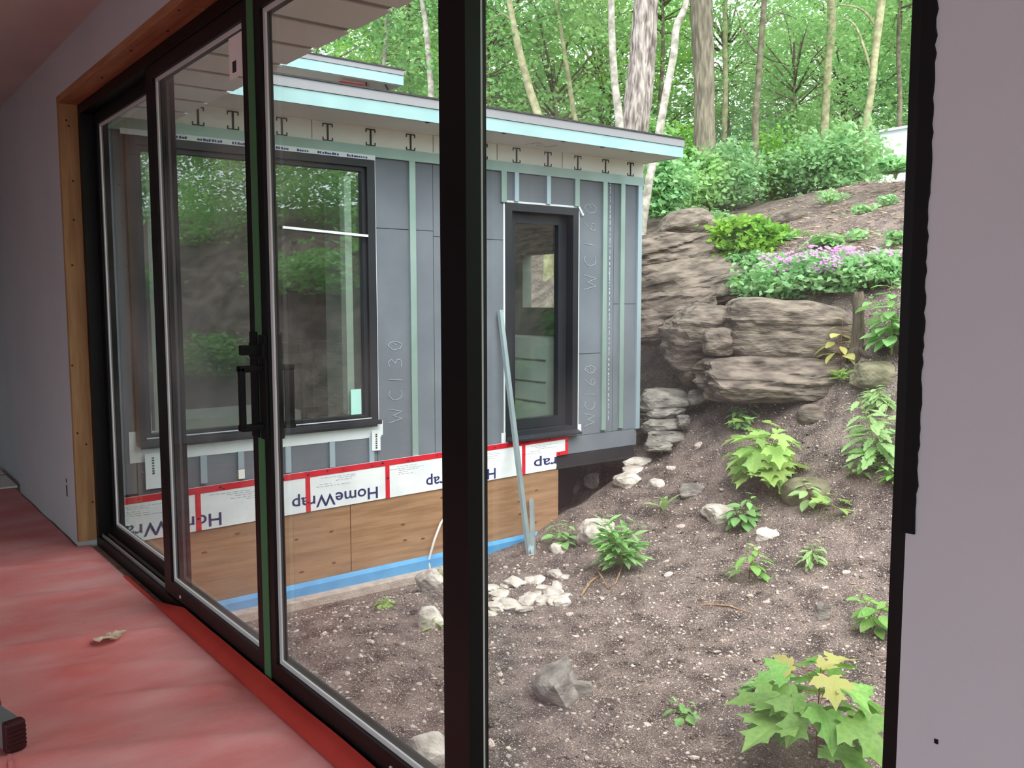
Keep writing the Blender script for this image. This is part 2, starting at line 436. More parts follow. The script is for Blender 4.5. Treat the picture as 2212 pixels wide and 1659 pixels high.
struct('wall_back', 'drywall', (-4.6, -3.9, -3.8, -3.6, -0.25, 3.0), (0.4, 1.4, -3.8, -3.6, -0.25, 3.0), (-3.9, 0.4, -3.8, -3.6, -0.25, 0.1), (-3.9, 0.4, -3.8, -3.6, 2.6, 3.0), label='drywall behind the viewer', cat='wall')
w = empty('window_4', (-1.75, -3.7, 0)); tag(w, 'unseen wide window added behind the viewer to brighten the room', 'window', kind='structure')  # extra opening, added to let more skylight into the room
MB().frame_y(-0.06, 0.06, -2.15, 2.15, 0.1, 2.6, 0.06, 0.06, 0.06).build('window_frame', 'black_frame', w)
MB().box(-2.09, 2.09, -0.005, 0.005, 0.16, 2.54).build('pane', 'room_glass', w)
struct('wall_far', 'drywall', (-4.6, 1.4, 9.25, 9.45, -0.25, 3.0), label='far wall beyond the end of the room', cat='wall')
# the half-hidden white door with dark glass at the end of the room
d2 = empty('door_2', (0.8, 9.2, FZ)); tag(d2, 'white door with a dark upper pane at the far left edge', 'door', kind='structure')
b = MB(); b.frame_y(-0.03, 0.03, -0.45, 0.42, 0.02, 2.15, 0.0, 1.58, 0.1, 0.0); b.build('door_leaf', 'white_paint', d2)
MB().box(-0.45, 0.42, -0.05, -0.025, 1.62, 1.70).build('push_rail', 'spacer', d2)
MB().box(-0.45, 0.42, -0.01, 0.01, 1.6, 2.06).build('pane', 'dark_pane', d2)
wp = empty('white_board', (1.06, 8.3, FZ)); tag(wp, 'white board lying on the floor past the wall end', 'board')
b = MB(); b.box(-0.5, 0.10, -0.5, 0.35, -0.002, 0.012); b.build('board_face', 'white_sheet', wp)
MB().box(-0.5, 0.10, 0.05, 0.062, 0.0125, 0.0145).build('joint_line', 'wall_cut', wp)

# rough lumber lining the opening
t1 = struct('trim_1', 'lumber', (1.15, 1.25, 5.68, 5.72, -0.03, 2.55), label='upright bare lumber jamb beside the sliding door', cat='trim')
for z, x in ((2.42, 1.19), (2.39, 1.2), (2.08, 1.21), (1.86, 1.205), (1.6, 1.185), (0.62, 1.17), (0.55, 1.215), (0.2, 1.235), (1.02, 1.16)):
    b = MB(); b.tube([(x, 5.682, z), (x, 5.6785, z)], 0.006, 8); b.build('knot', 'knot', t1)
t2 = struct('trim_2', 'lumber_head', (1.15, 1.25, 3.55, 5.68, 2.51, 2.55), (1.15, 1.25, 0.6, 3.545, 2.513, 2.55), label='bare lumber header above the sliding door', cat='trim')
for y, x in ((4.3, 1.18), (3.9, 1.22), (3.6, 1.17), (4.9, 1.2)):
    b = MB(); b.tube([(x, y, 2.512), (x, y, 2.5075)], 0.006, 8); b.build('knot', 'knot', t2)

# ------------------------------------------------------------------ four-panel sliding door
door = empty('door_1', (0, 0, 0)); tag(door, 'wide black four-panel sliding glass door', 'door', kind='structure')
b = MB()
b.box(1.25, 1.40, 5.625, 5.68, 0, 2.51); b.box(1.25, 1.40, 0.613, 0.675, 0, 2.51); b.box(1.25, 1.40, 0.675, 5.625, 2.455, 2.51)
b.box(1.25, 1.40, 0.613, 5.68, -0.25, -0.005)
b.build('door_frame', 'black_frame', door)
b = MB(); b.box(1.268, 1.276, 0.675, 5.625, -0.005, 0.012); b.box(1.30, 1.312, 0.675, 5.625, -0.005, 0.006); b.box(1.336, 1.344, 0.675, 5.625, -0.005, 0.012)
b.build('floor_track', 'track', door)
def door_panel(x0, x1, y0, y1, w0, w1):
    z0, z1 = 0.004, 2.46
    zb, zt = 0.072, 2.392
    p = MB().frame(x0, x1, y0, y1, z0, z1, w0, zb-z0, z1-zt, w1).build('door_panel', 'black_frame', door)
    xm = x0+0.030
    MB().box(xm-0.010, xm+0.010, y0+w0, y1-w1, zb, zt).build('pane', 'door_glass', p)
    bd = MB(); bd.box(xm-0.017, xm-0.0105, y1-w1-0.020, y1-w1, zb, zt); bd.box(xm-0.017, xm-0.0105, y0+w0, y1-w1-0.020, zb, zb+0.017); bd.box(xm-0.017, xm-0.0105, y0+w0, y1-w1-0.020, zt-0.015, zt)
    bd.build('glazing_bead', 'spacer', p)
    return p
p1 = door_panel(1.315, 1.36, 4.29, 5.63, 0.10, 0.095)
p2 = door_panel(1.255, 1.30, 3.105, 4.36, 0.085, 0.10)
p3 = door_panel(1.255, 1.30, 1.80, 3.103, 0.115, 0.075)
p4 = door_panel(1.315, 1.36, 0.672, 1.95, 0.052, 0.09)
# green masking tape down the meeting joint
b = MB(); b.box(1.2515, 1.2545, 3.078, 3.134, -0.02, 2.462); b.build('masking_tape', 'green_tape', door)
# locking handle on the inside, pull on the outside
h = MB(); h.box(1.243, 1.255, 3.112, 3.172, 0.90, 1.285); h.box(1.243, 1.255, 3.03, 3.09, 0.90, 1.275)
h.box(1.235, 1.251, 3.03, 3.16, 1.19, 1.245); h = h.build('lock_plate', 'black_matte', p2, bevel=0.003)
k = MB(); k.box(1.165, 1.245, 3.05, 3.075, 1.205, 1.24); k.build('thumb_turn', 'black_matte', h, bevel=0.004)
k = MB(); k.box(1.158, 1.178, 3.045, 3.075, 0.945, 1.165); k.box(1.158, 1.25, 3.045, 3.085, 1.145, 1.168); k.box(1.158, 1.25, 3.045, 3.085, 0.935, 0.958)
k.build('pull_handle', 'black_matte', h, bevel=0.005)
k = MB(); k.box(1.30, 1.312, 3.03, 3.09, 0.9, 1.285); k.box(1.335, 1.36, 3.045, 3.085, 0.935, 1.165); k.box(1.31, 1.36, 3.04, 3.09, 1.15, 1.165); k.box(1.31, 1.36, 3.04, 3.09, 0.935, 0.95)
k.build('outer_pull', 'black_matte', p3, bevel=0.004)
b = MB(); b.tube([(1.2555, 2.2, 0.03), (1.2515, 2.2, 0.03)], 0.008, 10); b.build('adjuster_cap', 'spacer', p3)
b = MB(); b.tube([(1.2555, 4.13, 0.03), (1.2515, 4.13, 0.03)], 0.008, 10); b.build('adjuster_cap', 'spacer', p2)
# paper sticker on the pane of the second panel
st = empty('pane_sticker', (1.272, 3.29, 2.29)); tag(st, 'white paper sticker high on the door glass', 'sticker')
b = MB(); b.box(-0.001, 0.001, -0.09, 0.07, -0.075, 0.075); b.build('paper', 'sticker', st)
b = MB(); b.box(-0.0025, -0.001, 0.0, 0.035, -0.055, -0.015); b.build('bar_code', 'sticker_print', st)

# ------------------------------------------------------------------ red protective sheet on the floor
def sheet_z(x, y):
    z = FZ
    w = noise.noise((x*1.3+y*0.5, y*2.2-x*0.9, 0.3))
    w2 = noise.noise((x*3.0+y*1.0, y*5.5-x*2.2, 4.3))
    z += 0.010*w + 0.006*w2
    # folds running in towards the sill
    for y0, sl, amp in ((3.18, -0.45, 0.026), (3.95, -0.30, 0.022), (2.72, -0.5, 0.018), (4.7, -0.25, 0.016), (2.3, -0.5, 0.014), (3.5, -0.55, 0.010), (5.25, -0.4, 0.014)):
        d = (y - (y0 + sl*(x-1.2)))/0.055
        fade = max(0.0, min(1.0, (x+0.2)/1.2))
        z += amp*math.exp(-d*d)*(0.35+0.65*fade)
    if x > 1.10 and y < 5.66:
        t = min(1.0, (x-1.10)/0.08); z = z*(1-t) + t*FZ
    return max(z, FZ-0.004)
sx = np.concatenate([np.linspace(-4.3, -0.4, 40)[:-1], np.linspace(-0.4, 1.05, 80)[:-1], np.linspace(1.05, 1.205, 12)])
sy = np.concatenate([np.linspace(-3.4, 1.0, 45)[:-1], np.linspace(1.0, 5.8, 200)[:-1], np.linspace(5.8, 7.78, 40)])
SV = []
for x in sx:
    for y in sy:
        xx = x
        if y > 5.66 and x > 1.0: xx = 1.0 + (x-1.0)*(0.135/0.205)
        SV.append((xx, y, sheet_z(x, y)))
n2 = len(sy); ii, jj = np.meshgrid(np.arange(len(sx)-1), np.arange(n2-1), indexing='ij'); a_ = (ii*n2+jj).ravel()
sh = ob('floor_sheet', np_mesh('floor_sheet', np.array(SV), np.stack([a_, a_+n2, a_+n2+1, a_+1], 1), 'red_sheet', smooth=True))
tag(sh, 'wrinkled red protective sheet covering the room floor', 'floor sheet')
uv_, uf_ = [], []
UY = np.linspace(0.3, 4.9, 140)
for y in UY:
    w_ = 0.004*noise.noise((y*5, 0, 2)); up_h = 1.0 if y < 4.05 else max(0.05, 1-(y-4.05)/0.35)
    for t in (0, .2, .5, .8, 1.0):
        uv_.append((1.198+0.046*t**1.6*(1 if y < 4.05 else 1-0.6*(1-up_h))+w_*(1-t)*t*4, y, FZ+0.001+(0.058+0.006*noise.noise((y*2.2, 1, 5)))*up_h*t**0.75))
for i in range(len(UY)-1):
    for j in range(4): k = i*5+j; uf_.append((k, k+5, k+6, k+1))
MB().add(uv_, uf_).build('upturned_edge', 'red_edge', sh, smooth=True)
for y_ in (1.9, 2.35, 3.10, 3.95): MB().box(1.222, 1.226, y_, y_+0.012, FZ+0.030, FZ+0.042).build('staple', 'wall_cut', sh)
b = MB()
for i in range(24):
    t0, t1_ = i/24, (i+1)/24
    P = lambda t, o: Vector((0.46+o-0.18*t*1.0, 3.75-1.75*t, 0))
    q = [P(t0, 0), P(t0, 0.012), P(t1_, 0.012), P(t1_, 0)]
    b.add([(v.x, v.y, sheet_z(v.x, v.y)+0.004) for v in q], [(0, 1, 2, 3)])
b.build('lap_edge', 'red_sheet', sh)

# a crumpled dry leaf and the end of a spirit level on the sheet
lf = MB(); rl = random.Random(3); N = 14
ring = []
for i in range(N):
    a = 2*math.pi*i/N; r = 0.055*(1+0.45*rl.uniform(-1, 1)); ring.append((r*math.cos(a)*1.1, r*math.sin(a)*0.75, 0.012+0.02*rl.random()))
mid = [(p[0]*0.5, p[1]*0.5, 0.006+0.02*rl.random()) for p in ring]
lf.add([(0, 0, 0.016)]+mid+ring, [(0, 1+i, 1+(i+1) % N) for i in range(N)]+[(1+i, 1+N+i, 1+N+(i+1) % N, 1+(i+1) % N) for i in range(N)])
q = Vector((0.886*1.035, 3.862*1.035, FZ+0.002))
o = lf.build('dried_leaf', 'dry_leaf'); o.location = q; o.rotation_euler = (0, 0, 0.6)
tag(o, 'crumpled pale dried leaf on the red sheet', 'leaf')
lv = empty('spirit_level', (0.43, 3.16, FZ)); lv.rotation_euler = (0, 0, math.radians(14))
tag(lv, 'grey spirit level with a dark ribbed end cap on the red sheet', 'spirit level')
b = MB(); b.box(-0.028, 0.028, 0.035, 0.9, 0.006, 0.10); b.build('body', 'level_body', lv, bevel=0.006)
b = MB(); b.box(-0.032, 0.032, 0.0, 0.04, 0.003, 0.105); b.build('end_cap', 'level_cap', lv, bevel=0.010)
for i in range(5):
    b = MB(); b.box(-0.028, 0.028, -0.004, 0.002, 0.024+i*0.014, 0.030+i*0.014); b.build('rib', 'level_cap', lv)

# ------------------------------------------------------------------ eave over the door outside: planks with gaps
ev = empty('roof_1', (0, 0, 0)); tag(ev, 'plank soffit of the eave above the sliding door', 'eave', kind='structure')
MB().box(1.40, 2.14, -4.0, 6.93, 2.717, 2.98).build('eave_body', 'groove', ev)
for k in range(25):
    y1 = 6.48-k*0.408
    MB().box(1.40, 2.16, y1-0.352, y1, 2.71, 2.7165).build('soffit_plank', 'soffit_plank', ev)
MB().box(1.40, 2.16, 6.54, 6.93, 2.71, 2.7165).build('soffit_plank', 'soffit_plank', ev)
MB().box(2.14, 2.17, -4.0, 6.43, 2.746, 3.0).build('fascia', 'fascia_teal', ev)
MB().box(-4.9, 2.14, -4.0, 6.43, 3.0, 3.08).build('roof_deck', 'roof_edge', ev)

# ------------------------------------------------------------------ the wing across the courtyard
YF = 6.95
wing = empty('building_wing', (0, 0, 0))
tag(wing, 'unfinished grey house wing with foam board walls and flat roof', 'building')
# grey foam boards: sheets with open joints around the two windows
W1 = (1.83, 3.87, 0.32, 2.59); W2 = (5.30, 6.24, 0.03, 2.33)
def board(x0, x1, z0, z1):
    MB().box(x0+0.003, x1-0.003, YF, YF+0.06, z0+0.003, z1-0.003).build('foam_board', 'foam_board', wing)
board(1.40, 1.83, -0.05, 2.62); board(1.83, 3.87, -0.15, 0.32); board(1.83, 3.87, 2.59, 2.62)
board(3.87, 4.48, 2.02, 2.62); board(3.87, 4.48, -0.15, 2.02)
board(4.48, 5.30, 1.97, 2.62); board(4.48, 5.30, -0.15, 1.97)
board(5.30, 6.24, 2.33, 2.62); board(5.30, 6.24, -0.15, 0.03)
board(6.24, 6.64, 0.83, 2.62); board(6.24, 6.64, -0.03, 0.83); board(6.64, 6.76, -0.03, 2.62); board(6.76, 7.14, 1.35, 2.62); board(6.76, 7.14, -0.03, 1.35)
MB().box(6.08, 7.13, YF-0.004, YF+0.06, -0.21, -0.032).build('foam_board', 'foam_board', wing)
part('wall_core', 'void_dark', wing, (1.40, 1.83, YF+0.06, YF+0.16, -1.0, 2.70), (3.87, 5.30, YF+0.06, YF+0.16, -1.0, 2.70), (6.24, 7.16, YF+0.06, YF+0.16, -0.2, 2.70),
     (1.83, 3.87, YF+0.06, YF+0.16, 2.59, 2.70), (5.30, 6.24, YF+0.06, YF+0.16, 2.33, 2.70), (1.83, 3.87, YF+0.06, YF+0.16, -1.0, 0.32), (5.30, 5.93, YF+0.06, YF+0.16, -1.0, 0.03), (5.93, 6.24, YF+0.06, YF+0.16, -0.2, 0.03))
# galvanised strips standing proud of the boards
def girt(x, z0, z1, m='galvanised', w=0.062):
    b = MB(); b.box(x-w/2, x+w/2, YF-0.026, YF-0.022, z0, z1); b.box(x-w/2, x-w/2+0.005, YF-0.024, YF, z0, z1); b.box(x+w/2-0.005, x+w/2, YF-0.024, YF, z0, z1)
    b.build('metal_strip', m, wing)
girt(4.25, -0.03, 2.62); girt(5.275, 2.33, 2.62); girt(5.43, 2.345, 2.62, 'galv_blue', 0.05); girt(5.835, 2.345, 2.62, 'galv_blue', 0.05)
girt(6.215, 2.345, 2.62); girt(6.61, 0.0, 2.62); girt(6.87, 0.0, 2.62)
MB().box(7.10, 7.16, YF-0.026, YF+0.1, -0.03, 2.64).build('corner_strip', 'galv_blue', wing)
for x in (2.02, 2.32, 2.62, 3.02, 3.42, 3.80): girt(x, -0.03 if x != 2.62 else 0.05, 0.19, 'galv_blue', 0.05)
MB().box(2.595, 2.645, YF-0.028, YF, -0.03, 0.045).build('timber_block', 'soffit_white', wing)
MB().box(1.40, 7.18, YF-0.028, YF+0.02, 2.62, 2.71).build('head_strip', 'galvanised', wing)
# dotted adhesive beads, light joints
rr = random.Random(8)
for x, z0, z1 in ((4.58, 0.1, 2.6), (6.70, 0.1, 2.6)):
    b = MB(); z = z0
    while z < z1:
        l_ = rr.uniform(0.01, 0.05); b.box(x+rr.uniform(-.004, .004)-0.005, x+0.006, YF-0.003, YF, z, z+l_); z += l_+rr.uniform(0.004, 0.03)
    b.build('adhesive_bead', 'seam_light', wing)['kind'] = 'stuff'
# white upper band with the joist ends showing through
part('upper_band', 'soffit_white', wing, (1.40, 7.18, YF-0.012, YF+0.05, 2.71, 2.87))
def joist(x):
    y0, y1 = YF-0.017, YF-0.012
    b = MB(); b.box(x-0.008, x+0.008, y0, y1, 2.722, 2.852); b.box(x-0.045, x+0.045, y0, y1, 2.846, 2.856)
    b.box(x-0.047, x-0.038, y0, y1, 2.826, 2.850); b.box(x+0.038, x+0.047, y0, y1, 2.826, 2.850)
    b.box(x-0.045, x+0.045, y0, y1, 2.714, 2.722); b.box(x-0.047, x-0.038, y0, y1, 2.720, 2.742); b.box(x+0.038, x+0.047, y0, y1, 2.720, 2.742)
    b.build('joist_end', 'joist_mark', wing)
for x in (1.97, 2.37, 2.64, 3.04, 3.442, 3.844, 4.243, 4.64, 5.04, 5.434, 5.83, 6.227, 6.617, 6.985): joist(x)
for x in (3.30, 4.48, 5.2, 6.02): MB().box(x-0.004, x+0.004, YF-0.014, YF-0.012, 2.72, 2.869).build('band_joint', 'pencil', wing)
# roof edge
MB().box(1.40, 7.23, 6.45, YF+0.2, 2.871, 2.90).build('soffit', 'soffit_cream', wing)
MB().box(1.40, 7.24, 6.425, 6.45, 2.868, 2.975).build('fascia', 'fascia_teal', wing)
MB().box(1.40, 7.245, 6.415, 6.45, 2.978, 3.052).build('fascia', 'fascia_grey', wing)
MB().box(7.215, 7.24, 6.45, 11.0, 2.868, 2.975).build('fascia', 'fascia_teal', wing)
MB().box(7.215, 7.245, 6.45, 11.0, 2.978, 3.052).build('fascia', 'fascia_grey', wing)
MB().box(1.40, 7.25, 6.405, 11.0, 3.053, 3.066).build('roof_membrane', 'roof_edge', wing)
for x in (4.1, 4.9, 5.6, 6.1, 6.5): MB().box(x, x+0.03, 6.44, 6.47, 2.864, 2.871).build('soffit_clip', 'joist_mark', wing)
# body behind: rooms seen through the panes
part('end_wall', 'inner_wall', wing, (7.02, 7.16, YF+0.16, 8.05, -0.2, 2.87), (7.02, 7.16, 9.7, 10.9, -0.2, 2.87), (7.02, 7.16, 8.05, 9.7, -0.2, 1.30), (7.02, 7.16, 8.05, 9.7, 1.95, 2.87), (7.02, 7.16, 8.84, 9.0, 1.30, 1.95))
part('rear_wall', 'inner_wall', wing, (1.40, 7.16, 10.8, 10.95, -1.0, 2.87))
part('room_floor', 'inner_floor', wing, (1.40, 7.02, YF+0.16, 10.8, -0.15, 0.0))
part('room_ceiling', 'inner_wall', wing, (1.40, 7.02, YF+0.16, 10.8, 2.72, 2.87))
part('partition', 'inner_wall', wing, (4.55, 4.65, YF+0.16, 9.3, 0.0, 2.72))
cab = part('counter', 'inner_white', wing, (6.2, 6.6, 7.4, 10.2, 0.0, 0.98))
for z in (0.28, 0.5, 0.74): MB().box(6.19, 6.2, 7.4, 10.2, z, z+0.012).build('board_joint', 'inner_wall', cab)
part('dark_cupboard', 'window_dark', wing, (4.3, 5.6, 10.3, 10.78, 0.9, 1.7))
part('pale_bench', 'inner_white', wing, (2.6, 3.9, 8.6, 9.4, 0.02, 0.26))
# large window
w1 = MB().frame_y(YF-0.03, YF+0.07, W1[0], W1[1], W1[2], W1[3], 0.075, 0.05, 0.06).build('window_unit', 'window_dark', wing)
MB().frame_y(YF+0.0, YF+0.06, W1[0]+0.078, W1[1]-0.078, W1[2]+0.053, W1[3]-0.063, 0.035, 0.02, 0.035).build('sash', 'window_dark', w1)
MB().box(W1[0]+0.11, W1[1]-0.11, YF+0.03, YF+0.045, W1[2]+0.07, W1[3]-0.1).build('pane', 'wing_glass', w1)
MB().box(3.62, 3.685, YF+0.06, YF+0.15, 0.4, 2.45).build('inner_jamb', 'inner_white', w1)
MB().box(1.99, 2.045, YF+0.06, YF+0.15, 0.4, 2.45).build('inner_jamb', 'inner_white', w1)
MB().box(1.83, 3.88, YF-0.075, YF-0.03, 0.31, 0.345).build('sill', 'window_dark', w1)
MB().box(1.9, 3.8, YF-0.0335, YF-0.0305, 0.36, 0.368).build('sill_line', 'spacer', w1)
MB().box(3.63, 3.73, YF+0.022, YF+0.028, 0.40, 0.62).build('mint_label', 'mint_label', w1)
b = MB(); b.bar((3.03, YF-0.004, 1.985), (3.79, YF-0.036, 1.945), 0.016, 0.02); b.build('white_strip', 'white_tape', w1)
# small window, set back in its reveal
w2 = MB().frame_y(YF-0.02, YF+0.16, W2[0], W2[1], W2[2], W2[3], 0.075, 0.06, 0.075).build('window_unit', 'window_dark', wing)
MB().frame_y(YF+0.08, YF+0.15, W2[0]+0.078, W2[1]-0.078, W2[2]+0.063, W2[3]-0.078, 0.11, 0.10, 0.10).build('sash', 'window_dark', w2)
MB().box(W2[0]+0.185, W2[1]-0.185, YF+0.11, YF+0.125, W2[2]+0.155, W2[3]-0.175).build('pane', 'wing_glass_small', w2)
b = MB(); b.add([(5.30, YF-0.09, 0.02), (6.24, YF-0.09, 0.02), (6.24, YF+0.06, 0.075), (5.30, YF+0.06, 0.075), (5.30, YF-0.09, 0.0), (6.24, YF-0.09, 0.0), (6.24, YF+0.06, 0.0), (5.30, YF+0.06, 0.0)],
                [(0, 1, 2, 3), (4, 7, 6, 5), (0, 4, 5, 1), (1, 5, 6, 2), (2, 6, 7, 3), (3, 7, 4, 0)]); b.build('sill', 'window_dark', w2)
# white tape around the windows
tp = MB(); tp.box(1.80, 3.875, YF-0.034, YF-0.029, 2.592, 2.632)
tp = tp.build('window_tape', 'white_tape', wing)
b = MB(); x = 2.15; rr = random.Random(4)
while x < 3.8:
    n_ = rr.choice((5, 6, 9, 12))
    for i in range(n_):
        b.box(x, x+rr.uniform(0.012, 0.02), YF-0.036, YF-0.034, 2.600, 2.600+rr.choice((0.014, 0.019))); x += 0.022
    x += 0.07
b.build('tape_print', 'tape_print', tp)['kind'] = 'stuff'
tp = MB(); tp.box(1.78, 3.91, YF-0.005, YF-0.001, 0.185, 0.28); tp.box(3.885, 3.925, YF-0.006, YF-0.001, 0.2, 0.33); tp.box(3.80, 3.885, YF-0.032, YF-0.028, 0.07, 0.25)
tp.box(1.78, 1.86, YF-0.006, YF-0.001, 0.2, 0.42); tp.box(1.88, 2.0, YF-0.034, YF-0.029, -0.02, 0.25); tp.box(3.872, 3.888, YF-0.006, YF-0.001, 0.28, 2.6)
tp = tp.build('window_tape', 'white_tape', wing)
b = MB()
for x0 in (3.835, 1.93):
    for i in range(7): b.box(x0, x0+0.016, YF-0.036, YF-0.034, 0.09+i*0.02, 0.09+i*0.02+rr.uniform(0.008, 0.014))
b.build('tape_print', 'sticker_print', tp)['kind'] = 'stuff'
tp = MB(); tp.frame_y(YF-0.006, YF-0.001, W2[0]-0.022, W2[1]+0.022, -0.02, W2[3]+0.02, 0.02, 0.02, 0.022)
tp.bar((6.24, YF-0.01, 2.345), (6.30, YF-0.012, 2.26), 0.03, 0.02); tp.box(6.24, 6.30, YF-0.008, YF, 0.0, 0.09); tp.box(5.25, 5.30, YF-0.008, YF, -0.05, 0.09)
tp.build('window_tape', 'white_tape', wing)
# house wrap, taped in red, over plywood skirting
def wrap_top(x): return -0.055+(x-2.18)*0.0163
def wrap_bot(x): return -0.385+(x-2.97)*0.016
y0 = YF-0.040
wrp = MB()
xs = [1.40, 2.0, 2.6, 3.2, 3.8, 4.4, 5.0, 5.5, 5.93, 5.932, 6.09]
wv = []
for x in xs:
    zb = wrap_bot(x) if x < 5.931 else -0.20
    wv += [(x, y0, zb), (x, y0, wrap_top(x)), (x, y0+0.012, zb), (x, y0+0.012, wrap_top(x))]
wf = []
for i in range(len(xs)-1):
    k = i*4; wf += [(k, k+4, k+5, k+1), (k+1, k+5, k+7, k+3), (k, k+2, k+6, k+4)]
wrp.add(wv, wf+[(0, 1, 3, 2), (len(wv)-4, len(wv)-2, len(wv)-1, len(wv)-3)])
wrp = wrp.build('house_wrap', 'wrap_white', wing)
def tape(pts, w, vert=False):
    b = MB()
    for (x0, z0), (x1, z1) in zip(pts[:-1], pts[1:]):
        if vert: q = [(x0-w/2, y0-0.003, z0), (x0+w/2, y0-0.003, z0), (x1+w/2, y0-0.003, z1), (x1-w/2, y0-0.003, z1)]
        else: q = [(x0, y0-0.003, z0-w), (x1, y0-0.003, z1-w), (x1, y0-0.003, z1), (x0, y0-0.003, z0)]
        b.add(q+[(a, c+0.003, d) for a, c, d in q], [(0, 1, 2, 3), (4, 7, 6, 5), (0, 4, 5, 1), (1, 5, 6, 2), (2, 6, 7, 3), (3, 7, 4, 0)])
    o = b.build('red_tape', 'red_tape', wrp)
    rt_ = random.Random(len(pts)*7+int(pts[0][0]*10)); m_ = MB()
    for (x0, z0), (x1, z1) in zip(pts[:-1], pts[1:]):
        L = math.hypot(x1-x0, z1-z0); n_ = max(1, int(L/0.17))
        for i in range(n_):
            t = (i+rt_.random())/n_; cx = x0+(x1-x0)*t; cz = z0+(z1-z0)*t - (0 if vert else w*rt_.uniform(0.3, 0.8))
            r = rt_.uniform(0.006, 0.011); m_.box(cx-r, cx+r, y0-0.0045, y0-0.003, cz-r*0.7, cz+r*0.7)
    m_.build('tape_mark', 'tape_mark', wrp)['kind'] = 'stuff'
tape([(1.40, wrap_top(1.40)), (6.09, wrap_top(6.09))], 0.05)
for x in (2.26, 3.18, 3.945, 5.50): tape([(x, wrap_bot(x)), (x, wrap_top(x)-0.05)], 0.042, True)
tape([(6.07, -0.20), (6.07, wrap_top(6.07)-0.05)], 0.04, True)
tape([(5.93, -0.165), (6.05, -0.163)], 0.04)
def text_mesh(body, width, height, name, m, parent, mtx):
    cu = bpy.data.curves.new(name, 'FONT'); cu.body = body; cu.size = 1.0; cu.resolution_u = 3; cu.extrude = 0.0; cu.offset = 0.012
    tmp = bpy.data.objects.new('tmp', cu); COL.objects.link(tmp)
    dg = bpy.context.evaluated_depsgraph_get()
    me = bpy.data.meshes.new_from_object(tmp.evaluated_get(dg))
    bpy.data.objects.remove(tmp); bpy.data.curves.remove(cu)
    me.name = name
    xs_ = [v.co.x for v in me.vertices]; w = max(xs_)-min(xs_)
    for v in me.vertices: v.co.x = (v.co.x-min(xs_))*width/w if False else v.co.x
    x0 = min(xs_)
    for v in me.vertices: v.co = Vector(((v.co.x-x0)*width/w, v.co.y*height/0.70, 0))
    me.materials.clear(); me.materials.append(MATS[m])
    return ob(name, me, parent, mtx=mtx)
def upside(x_right, z_base):   # text turned upside down on the wall, facing the courtyard
    return Matrix(((-1, 0, 0, x_right), (0, 0, -1, y0-0.002), (0, -1, 0, z_base), (0, 0, 0, 1)))
TXT = 'HomeWrap'
for xr in (2.44, 3.845):
    text_mesh(TXT, 0.81, 0.102, 'lettering', 'wrap_print', wrp, upside(xr, wrap_bot(xr-0.4)+0.125))
text_mesh(TXT, 0.80, 0.102, 'lettering', 'wrap_print', wrp, upside(5.15, wrap_bot(4.9)+0.115))
text_mesh('rap', 0.30, 0.102, 'lettering', 'wrap_print', wrp, upside(5.93, wrap_bot(5.8)+0.125))
b = MB(); rr = random.Random(2)
for x0 in (1.6, 2.35, 3.3, 4.05, 4.75, 5.6):
    for i in range(5):
        z = wrap_top(x0)-0.075-i*0.018; x1 = x0+rr.uniform(0.1, 0.42)
        while x0+0.01 < x1: l_ = rr.uniform(0.015, 0.05); b.box(x0, min(x0+l_, x1), y0-0.0012, y0, z, z+0.0035); x0 += l_+0.012
        x0 = x1-(x1-x0)-rr.uniform(0.1, 0.4)
b.build('fine_print', 'wrap_print_grey', wrp)['kind'] = 'stuff'
for x0, x1 in ((1.40, 3.575), (3.582, 5.95)):
    pl = MB(); pl.box(x0, x1, YF-0.027, YF-0.008, -1.0, -0.3); pl = pl.build('plywood_sheet', 'plywood', wing)
    for i in range(9):
        kx, kz = rr.uniform(x0+0.1, x1-0.1), rr.uniform(-0.9, -0.45); N = 10
        b = MB(); b.add([(kx+0.03*rr.uniform(0.5, 1)*math.cos(2*math.pi*j/N), YF-0.0285, kz+0.012*rr.uniform(0.6, 1)*math.sin(2*math.pi*j/N)) for j in range(N)], [tuple(range(N))])
        b.build('knot', 'ply_knot', pl)
MB().box(5.94, 5.965, YF-0.03, YF+0.1, -1.02, -0.34).build('plywood_edge', 'plywood', wing)
b = MB(); b.add([(1.40, YF-0.075, -1.03), (5.90, YF-0.075, -0.985), (5.90, YF-0.02, -0.955), (1.40, YF-0.02, -1.0), (1.40, YF-0.02, -1.15), (5.90, YF-0.02, -1.15), (1.40, YF-0.075, -1.15), (5.90, YF-0.075, -1.15)],
                [(0, 1, 2, 3), (6, 7, 1, 0), (1, 7, 5, 2), (0, 3, 4, 6), (3, 2, 5, 4)])
b.build('blue_foam_strip', 'blue_foam', wing)
part('footing', 'concrete', wing, (1.40, 4.9, YF-0.20, YF-0.01, -1.3, -1.085))
part('steel_beam', 'steel_black', wing, (5.94, 7.08, YF-0.02, YF+0.08, -0.33, -0.215), (5.94, 7.10, YF-0.04, YF+0.08, -0.345, -0.325))
part('crawl_void', 'void_dark', wing, (5.93, 7.1, 7.8, 7.9, -1.2, -0.2), (5.93, 5.97, YF+0.1, 7.8, -1.2, -0.3), (1.4, 7.1, YF+0.16, 10.8, -0.24, -0.16))
